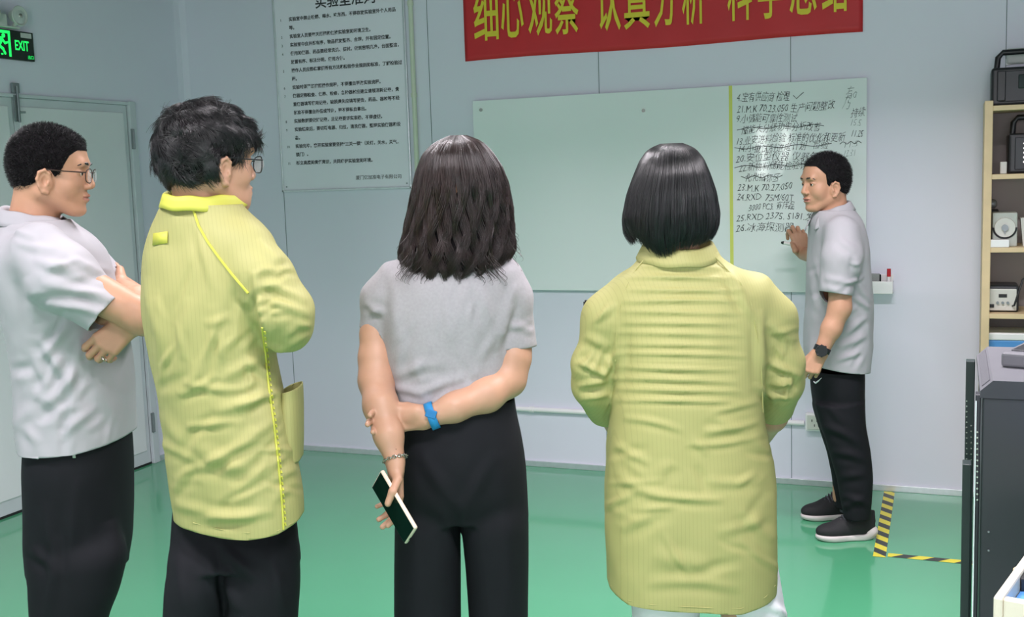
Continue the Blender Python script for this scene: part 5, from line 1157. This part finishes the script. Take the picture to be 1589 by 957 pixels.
    cc = L(310, 320, -0.01); collar(P, cc, 0.070, 0.068, 0.030, 0.030, M['coat_trim'], tilt=(-0.05, 0.10), flare=0.010, open_at=math.radians(30), gap=0.5)
    B = Sdf(); H.build(B, L(312, 322), 0.060); B.ell(H.g(0.05, 0, -0.075), (0.045, 0.05, 0.035), H.R, 0.02)
    B.loft(P.rows([r for r in rows if r[0] < 760]), n=2.2, inset=0.03, skew=-0.35)
    wl, wr = L(360, 450, 0.24), L(345, 480, 0.30)
    B.path([(L(380, 400, -0.08), 0.032), (L(406, 436, -0.11), 0.036), (L(441, 500, -0.11), 0.035), (L(430, 502, 0.02), 0.036), (wl, 0.028)], 0.02)
    B.path([(L(287, 390, 0.08), 0.04), (L(292, 480, 0.14), 0.037), (wr, 0.028)], 0.02)
    hand(B, wl, (-0.8, 0.2, 0.25), (0.1, 0.6, -0.6), side=1, curl=(0.3, 0.4, 0.3)); hand(B, wr, (0.8, -0.2, -0.1), (-0.1, -0.9, 0.1), side=1, curl=(0.3, 0.4, 0.3))
    B.path([(L(320, 840, 0.03), 0.045), (L(305, 957, 0), 0.065), (L(305, 1240, 0.0), 0.04)], 0.03); B.path([(L(405, 840, 0.03), 0.045), (L(408, 957, 0), 0.065), (L(408, 1240, 0.0), 0.04)], 0.03)
    body(P, B, [(wl-(0.20, 0.08, 0.06), wl+(0.05, 0.12, 0.12), 0.0028), (wr-(0.05, 0.12, 0.10), wr+(0.20, 0.1, 0.08), 0.0028), H.box()], M['skin_f'], H); H.extras(P, M['hair'])
    glasses(P, H, M['blackp'])
    fy = legs_to_floor(P, 350)
    trousers(P, [(770, 268, 458, 0.085, 0.05), (800, 264, 460, 0.09, 0.05), (835, 262, 464, 0.105, 0.035), (870, 258, 466, 0.11, 0.01)], [(815, 290, 350, 0.05, 0.02), (845, 264, 366, 0.09, 0.01), (900, 256, 360, 0.105), (957, 254, 352, 0.10), (1100, 258, 345, 0.09), (fy-20, 262, 340, 0.08)],
             [(815, 370, 440, 0.05), (845, 352, 462, 0.09), (900, 350, 466, 0.105), (957, 350, 463, 0.10), (1100, 360, 456, 0.09), (fy-20, 366, 448, 0.08)], M['black_cloth'], folds=[(335, 845, 352, 957, 7, -0.006), (345, 850, 400, 900, 9, 0.006), (340, 880, 370, 950, 8, 0.005), (420, 860, 440, 950, 9, 0.004), (275, 860, 285, 950, 9, 0.003)], cut=lambda V: V[:, 2]-L(350, 790)[2])
    for x in (305, 408):
        a = L(x, fy-2, 0.0); shoe(P, (a[0]+0.13, 0.10), (a[0]-0.05, -0.07))
    def line(h):   # where the hair ends, in the head's own frame
        x, y, z = h[:, 0], np.abs(h[:, 1]), h[:, 2]
        return np.interp(x, [-0.12, -0.07, -0.045, -0.022, -0.014, 0.018, 0.027, 0.038, 0.05, 0.075, 0.12], [-0.050, -0.060, -0.052, -0.042, 0.015, 0.015, -0.016, -0.006, 0.040, 0.040, 0.040])-z
    crown = np.array((-0.035, 0.01, 0.13))
    def style(hl, nn):
        d = hl-crown; d[:, 2] *= 0.8; d = d/np.maximum(np.linalg.norm(d, axis=1, keepdims=True), 1e-6); sw = np.stack([-d[:, 1], d[:, 0], 0*d[:, 0]], 1)*0.45
        fwd = np.array((0.35, 0, -0.35)); return d+sw+fwd+RNG.normal(0, 0.12, d.shape)
    hair_cap(P, H, line, M['hair'], grow=0.015, lump=0.006, lsc=(36, 36, 36), n=14000, length=0.050, style=style, r=0.0008, seg=9, lift=0.8)
    return P
# ------------------------------------------------------------------ man in grey polo, arms crossed, far left
def man_left():
    P = Person(110, 2.93, 'person at far left in light grey polo shirt, glasses, short hair, arms crossed'); L = P.L
    H = Head(L(79, 271, 0.0), rotm(math.radians(9), math.radians(6)), 0.96)
    rows = [(338, 15, 92, 0.06), (346, 3, 108, 0.09), (360, -6, 128, 0.135), (380, -8, 146, 0.175), (410, -6, 160, 0.19), (450, 1, 172, 0.185), (500, 15, 188, 0.17), (550, 26, 200, 0.16), (600, 30, 205, 0.158), (650, 31, 206, 0.162), (700, 36, 206, 0.168), (730, 38, 206, 0.168)]
    S = Sdf(); S.loft(P.rows(rows), n=2.25)
    sR = [(L(62, 392, -0.15), 0.075), (L(100, 430, -0.185), 0.078), (L(160, 478, -0.185), 0.064)]; S.path(sR, 0.035)
    S.path([(L(75, 392, 0.15), 0.07), (L(120, 410, 0.19), 0.07), (L(163, 440, 0.19), 0.062)], 0.035); S.cone(L(52, 338), L(52, 358), 0.055, 0.08, 0.04)
    keep = maxf(hem_cut(P, [(20, 690, -.04), (42, 700, -.07), (75, 707, -.14), (115, 706, -.16), (150, 698, -.15), (185, 684, -.10), (210, 666, -.04)]), sleeve_cut(L(100, 430, -0.185), L(166, 485, -0.185), 0.073, near=-0.165), sleeve_cut(L(120, 410, 0.19), L(163, 440, 0.19), 0.07), lambda V: V[:, 2]-L(52, 342)[2])
    folds = [(60, 440, 190, 470, 7, 0.006, -4), (70, 470, 170, 490, 7, 0.005, -3), (50, 400, 140, 420, 8, 0.005, 4), (40, 430, 60, 500, 9, 0.005), (100, 395, 170, 425, 7, 0.004), (60, 520, 110, 600, 9, 0.006), (50, 540, 80, 620, 8, 0.004), (110, 500, 60, 560, 7, 0.006), (130, 560, 90, 620, 9, 0.004),
             (40, 600, 100, 640, 10, 0.004), (110, 600, 114, 700, 6, 0.003), (35, 660, 60, 690, 7, 0.003), (150, 600, 190, 660, 12, 0.003), (20, 370, 90, 385, 7, 0.004, 5), (10, 350, 60, 372, 6, 0.004)]
    garment(P, 'shirt', S, 0.0055, M['polo'], keep, folds+rand_folds((30, 480, 190, 690), 26, 60, 25, (30, 90), (4, 9), (0.0015, 0.004), 9)+rand_folds((60, 400, 180, 480), 10, 10, 12, (40, 90), (4, 7), (0.0015, 0.003), 10), noise=((0.004, (10, 10, 8)), (0.0013, (32, 32, 24))))
    cc = L(50, 343, 0.0); collar(P, cc, 0.070, 0.072, 0.024, 0.040, M['polo'], tilt=(-0.22, 0.0), flare=0.018, open_at=math.radians(5), gap=0.55, points=0.012)
    B = Sdf(); H.build(B, L(52, 345), 0.060); B.loft(P.rows([r for r in rows if r[0] < 690]), n=2.2, inset=0.022)
    wr = L(188, 446, 0.10); wl = L(206, 498, -0.165)
    B.path([(L(64, 395, -0.15), 0.05), (L(110, 435, -0.185), 0.054), (L(224, 492, -0.18), 0.043), (L(216, 470, -0.03), 0.042), (wr, 0.029)], 0.02)
    B.path([(L(78, 392, 0.15), 0.05), (L(130, 420, 0.19), 0.05), (L(228, 475, 0.14), 0.04), (L(226, 495, -0.02), 0.038), (wl, 0.030)], 0.02)
    hand(B, wr, (-0.35, 0.85, 0.25), (-0.85, -0.3, 0.2), side=-1, k=1.0, curl=(0.3, 0.4, 0.3))
    hand(B, wl, (-0.72, -0.12, -0.60), (-0.12, 0.95, -0.15), side=-1, k=1.06, fcurl=[(0.35, 0.8, 0.5), (0.4, 0.85, 0.5), (0.45, 0.9, 0.5), (0.5, 0.95, 0.5)], spread=0.06)
    B.path([(L(120, 760, -0.08), 0.065), (L(112, 950, -0.08), 0.05), (L(110, 1200, -0.08), 0.04)], 0.03); B.path([(L(120, 760, 0.08), 0.065), (L(112, 950, 0.08), 0.05), (L(110, 1200, 0.08), 0.04)], 0.03)
    body(P, B, [(wl-(0.17, 0.08, 0.19), wl+(0.03, 0.08, 0.05), 0.0022), (wr-(0.10, 0.03, 0.08), wr+(0.05, 0.20, 0.12), 0.0028), H.box()], M['skin'], H); H.extras(P, M['hair'])
    glasses(P, H, mat('dark_brown_frame', srgb(52, 34, 30), 0.3))
    rg = MB(); wn = unit((-0.72, -0.12, -0.6)); k3 = wl+wn*0.108+np.array((0.014, -0.012, -0.022)); x = unit(np.cross(wn, (0, 1, 0))); y = np.cross(wn, x)
    rg.tube([tuple(k3+(x*math.cos(t)+y*math.sin(t))*0.0095) for t in np.linspace(0, 2*PI, 20, endpoint=False)], 0.0012, 6, True).build('ring', M['silver'], P.root, True)
    fy = legs_to_floor(P, 110)
    trousers(P, [(636, 46, 194, 0.135), (680, 44, 200, 0.15), (720, 42, 202, 0.16), (780, 43, 203, 0.158), (840, 42, 202, 0.152), (880, 44, 196, 0.13)], [(810, 70, 180, 0.05, 0.07), (860, 42, 200, 0.088, 0.078), (920, 44, 184, 0.085, 0.08), (957, 48, 168, 0.082, 0.08), (1080, 60, 150, 0.075, 0.08), (fy-20, 66, 142, 0.07, 0.08)],
             [(810, 70, 180, 0.05, -0.07), (860, 42, 200, 0.088, -0.078), (920, 44, 186, 0.085, -0.08), (957, 47, 170, 0.082, -0.08), (1080, 55, 150, 0.075, -0.08), (fy-20, 60, 140, 0.07, -0.08)], M['black_cloth'], folds=[(120, 740, 105, 900, 10, 0.004), (50, 850, 80, 880, 8, 0.006), (70, 780, 85, 900, 9, 0.004), (90, 830, 75, 957, 8, 0.005), (170, 760, 180, 900, 12, 0.003)], cut=lambda V: V[:, 2]-L(110, 648)[2])
    for y in (-0.08, 0.08):
        a = L(100, fy-2, 0.0); shoe(P, (a[0]+0.18, y), (a[0]-0.08, y))
    tg = MB(); c = surf_pts(P, [o for o in P.root.children if o.name.startswith('trousers')][0], [(115, 707)], -0.003)
    if c: tg.box(tuple(c[0]), (0.008, 0.003, 0.012), bev=0.001).build('cord_end', M['silver'], P.root)
    def line(h):
        x, y, z = h[:, 0], np.abs(h[:, 1]), h[:, 2]
        return np.interp(x, [-0.12, -0.07, -0.045, -0.022, -0.014, 0.016, 0.026, 0.036, 0.047, 0.06, 0.075, 0.12], [-0.055, -0.068, -0.058, -0.038, 0.011, 0.012, -0.022, -0.014, 0.028, 0.055, 0.070, 0.075])-z
    hair_cap(P, H, line, M['hair'], grow=0.0055, lump=0.0012, lsc=(90, 90, 90), n=14000, length=0.009, r=0.0006, seg=4, lift=1.6)
    return P
# ------------------------------------------------------------------ man at the board
def man_board():
    P = Person(1305, 4.76, 'person at the glass board in light grey polo shirt, raising a marker'); L = P.L
    H = Head(L(1280, 287, 0.0), rotm(math.radians(198), math.radians(3)), 1.0)
    rows = [(322, 1272, 1316, 0.06), (328, 1264, 1324, 0.10), (340, 1260, 1333, 0.15), (360, 1258, 1338, 0.18), (390, 1257, 1343, 0.19), (430, 1254, 1348, 0.18), (480, 1251, 1352, 0.165), (530, 1250, 1352, 0.16), (565, 1251, 1348, 0.16), (600, 1252, 1344, 0.16)]
    S = Sdf(); S.loft(P.rows(rows), n=2.25)
    S.path([(L(1306, 362, -0.15), 0.072), (L(1306, 400, -0.19), 0.078), (L(1298, 450, -0.20), 0.070)], 0.03); S.path([(L(1290, 362, 0.15), 0.07), (L(1282, 378, 0.22), 0.07), (L(1278, 392, 0.30), 0.064)], 0.03); S.cone(L(1293, 328), L(1294, 342), 0.055, 0.08, 0.04)
    keep = maxf(hem_cut(P, [(1245, 562, -.05), (1262, 568, -.12), (1285, 574, -.15), (1310, 578, -.15), (1350, 577, -.06)]), sleeve_cut(L(1306, 400, -0.19), L(1297, 455, -0.20), 0.078, near=-0.174), sleeve_cut(L(1282, 378, 0.22), L(1278, 392, 0.31), 0.075), lambda V: V[:, 2]-L(1292, 326)[2])
    folds = [(1265, 400, 1275, 450, 4, 0.005), (1260, 420, 1262, 520, 5, 0.005), (1330, 400, 1335, 450, 5, 0.005), (1310, 520, 1345, 490, 5, 0.006), (1300, 540, 1345, 520, 5, 0.006), (1295, 560, 1340, 545, 4, 0.005), (1325, 460, 1350, 480, 4, 0.005), (1330, 440, 1350, 470, 4, 0.004), (1252, 480, 1258, 550, 5, 0.004), (1275, 430, 1325, 440, 5, 0.003), (1300, 370, 1330, 390, 5, 0.004)]
    garment(P, 'shirt', S, 0.0065, M['polo'], keep, folds+rand_folds((1255, 400, 1350, 570), 22, 50, 35, (15, 50), (3, 5), (0.002, 0.005), 11), noise=((0.004, (10, 10, 8)), (0.0015, (30, 30, 22))))
    cc = L(1291, 330, 0.0); collar(P, cc, 0.068, 0.072, 0.026, 0.042, M['polo'], tilt=(0.30, 0.0), flare=0.020, open_at=math.radians(198), gap=0.7, points=0.025)
    q = L(1262, 345, -0.05)
    B = Sdf(); H.build(B, L(1293, 335), 0.060); B.loft(P.rows([r for r in rows if r[0] < 560]), n=2.2, inset=0.022)
    wl = L(1274, 546, -0.215); wr = L(1247, 394, 0.54)
    B.path([(L(1306, 365, -0.15), 0.05), (L(1306, 400, -0.19), 0.054), (L(1303, 478, -0.205), 0.045), (L(1290, 510, -0.21), 0.040), (wl, 0.029)], 0.02)
    B.path([(L(1290, 365, 0.15), 0.05), (L(1280, 400, 0.33), 0.045), (wr, 0.029)], 0.02)
    hand(B, wl, (-0.50, -0.05, -0.86), (0.30, 0.85, -0.1), side=-1, k=1.02, fcurl=[(0.8, 1.2, 0.8), (0.9, 1.2, 0.8), (0.95, 1.2, 0.8), (1.0, 1.2, 0.8)], thumb_out=0.45)
    hand(B, wr, (-0.18, 0.25, 0.93), (0.05, 0.9, -0.25), side=1, k=1.12, fcurl=[(0.75, 1.2, 0.7), (0.6, 1.2, 0.7), (0.6, 1.2, 0.7), (0.8, 1.2, 0.7)], spread=0.08, thumb=[L(1234, 389, 0.51), L(1231, 382, 0.535), L(1229, 377, 0.56)])
    B.path([(L(1300, 610, -0.07), 0.06), (L(1312, 690, -0.08), 0.045), (L(1324, 792, -0.09), 0.03)], 0.03); B.path([(L(1298, 610, 0.07), 0.06), (L(1308, 700, 0.1), 0.042), (L(1306, 770, 0.14), 0.04)], 0.03)
    body(P, B, [(wl-(0.12, 0.07, 0.17), wl+(0.05, 0.10, 0.04), 0.0025), (wr-(0.16, 0.06, 0.05), wr+(0.04, 0.14, 0.17), 0.0025), H.box()], M['skin'], H); H.extras(P, M['hair'])
    # trousers with both legs planted
    T = Sdf(); T.loft(P.rows([(566, 1258, 1338, 0.14), (600, 1260, 1338, 0.15), (640, 1266, 1339, 0.14), (665, 1272, 1340, 0.11)]), n=2.2, k=0.03)
    T.loft(P.rows([(625, 1264, 1338, 0.085, -0.07), (660, 1274, 1343, 0.085, -0.08), (700, 1287, 1350, 0.082, -0.08), (740, 1298, 1354, 0.078, -0.09), (775, 1303, 1352, 0.07, -0.10), (792, 1308, 1351, 0.06, -0.10), (803, 1310, 1350, 0.058, -0.10)]), n=2.1, k=0.02)
    T.loft(P.rows([(625, 1262, 1335, 0.085, 0.07), (660, 1270, 1335, 0.085, 0.08), (700, 1284, 1335, 0.08, 0.10), (740, 1292, 1334, 0.07, 0.12), (775, 1294, 1330, 0.06, 0.14), (786, 1296, 1328, 0.055, 0.14)]), n=2.1, k=0.02)
    garment(P, 'trousers', T, 0.0065, M['black_cloth'], keep=lambda V: V[:, 2]-L(1300, 572)[2], folds=[(1275, 660, 1335, 690, 6, 0.006, -4), (1290, 700, 1345, 715, 6, 0.006, -3), (1300, 740, 1345, 735, 6, 0.005), (1305, 770, 1350, 785, 5, 0.006, -3), (1300, 790, 1345, 770, 5, 0.005), (1280, 620, 1310, 660, 6, 0.004)], noise=((0.004, (9, 9, 6)),))
    tn = L(1268, 836, 0); 
    def fl(px, py, z=0.0):
        r = ray0(px, py); t = (z-CAM_H)/r[2]; return np.array([r[0]*t-P.a0, r[1]*t-P.d])
    up, g = shoe(P, fl(1266, 838, 0), fl(1357, 834, 0)); 
    o = MB().box(tuple(g(0.80, -0.044, 0.040)), (0.024, 0.004, 0.008), Matrix.Rotation(0.2, 4, 'Z'), bev=0.001).build('shoe_badge', M['sole'], up); MB().box(tuple(g(0.14, -0.037, 0.085)), (0.022, 0.004, 0.012), Matrix.Rotation(-0.3, 4, 'Y'), bev=0.002).build('heel_badge', M['silver'], up)
    shoe(P, fl(1243, 806, 0), fl(1330, 802, 0))
    sk_ = MB(); sk_.cyl(tuple(L(1316, 776, 0.14)), tuple(L(1316, 793, 0.14)), 0.040, 0.037, seg=20); sk_.build('sock', M['lace'], P.root, True)
    # little curved mark on the pocket
    q = surf_pts(P, [o for o in P.root.children if o.name.startswith('trousers')][0], [(1263, 592), (1266, 594), (1270, 591), (1275, 586)], -0.001)
    if len(q) > 2: MB().tube([tuple(v) for v in q], [0.003, 0.0045, 0.003, 0.0008][:len(q)], 6).build('pocket_logo', M['white_cloth'], P.root, True)
    # watch
    d = unit(wl-L(1290, 510, -0.21)); c = wl-d*0.012; x = unit(np.cross(d, (0, 1, 0))); y = np.cross(d, x); V = []; Q = []; n = 36
    for i in range(n):
        t = 2*PI*i/n
        for (o, rr) in ((-0.011, 0.0305), (-0.011, 0.0345), (0.011, 0.0345), (0.011, 0.0305)): V.append(c+d*o+(x*math.cos(t)+y*math.sin(t))*rr)
    for i in range(n):
        for j in range(4): Q.append((i*4+j, ((i+1) % n)*4+j, ((i+1) % n)*4+(j+1) % 4, i*4+(j+1) % 4))
    wt = mesh_obj('watch', np.array(V), np.array(Q), M['blackp'], P.root, True); f = MB(); cen = c+np.array((-0.012, -0.032, 0)); f.cyl(tuple(cen), tuple(cen+np.array((-0.003, -0.012, 0))), 0.024, seg=24)
    for t in range(8): a = t*PI/4; f.ball(tuple(cen+np.array((-0.001+0.0225*math.cos(a), -0.007, 0.0225*math.sin(a)))), 0.0045)
    f.build('watch_face', M['blackp'], wt, True)
    # marker in the raised hand: a thing of its own
    a, b = L(1212, 376, 0.60), L(1240, 381, 0.585); w_ = RGT*(P.a0+a[0])+FWD*(P.d+a[1])
    e = empty('marker_pen', (w_[0], w_[1], a[2]), YAW, 'white marker with dark tip held up to the glass board by the person there', 'marker'); dv = b-a; u_ = unit(dv)
    MB().cyl(tuple(u_*0.012), tuple(dv+u_*0.05), 0.0085).build('barrel', M['white_plastic'], e, True); MB().cyl((0, 0, 0), tuple(u_*0.012), 0.0045, 0.0085).build('tip', M['blackp'], e, True)
    def line(h):
        x, y, z = h[:, 0], np.abs(h[:, 1]), h[:, 2]
        return np.interp(x, [-0.12, -0.07, -0.045, -0.022, -0.014, 0.016, 0.024, 0.032, 0.042, 0.052, 0.068, 0.12], [-0.05, -0.068, -0.058, -0.038, 0.011, 0.012, -0.016, 0.0, 0.048, 0.06, 0.084, 0.094])-z
    hair_cap(P, H, line, M['hair'], grow=0.009, lump=0.0015, n=5000, length=0.010, r=0.0008, seg=4)
    return P
import time as _t
for fn_ in (man_board, man_left, man_coat, woman_tee, woman_coat):
    t0 = _t.time(); fn_(); print('built', fn_.__name__, round(_t.time()-t0, 1))
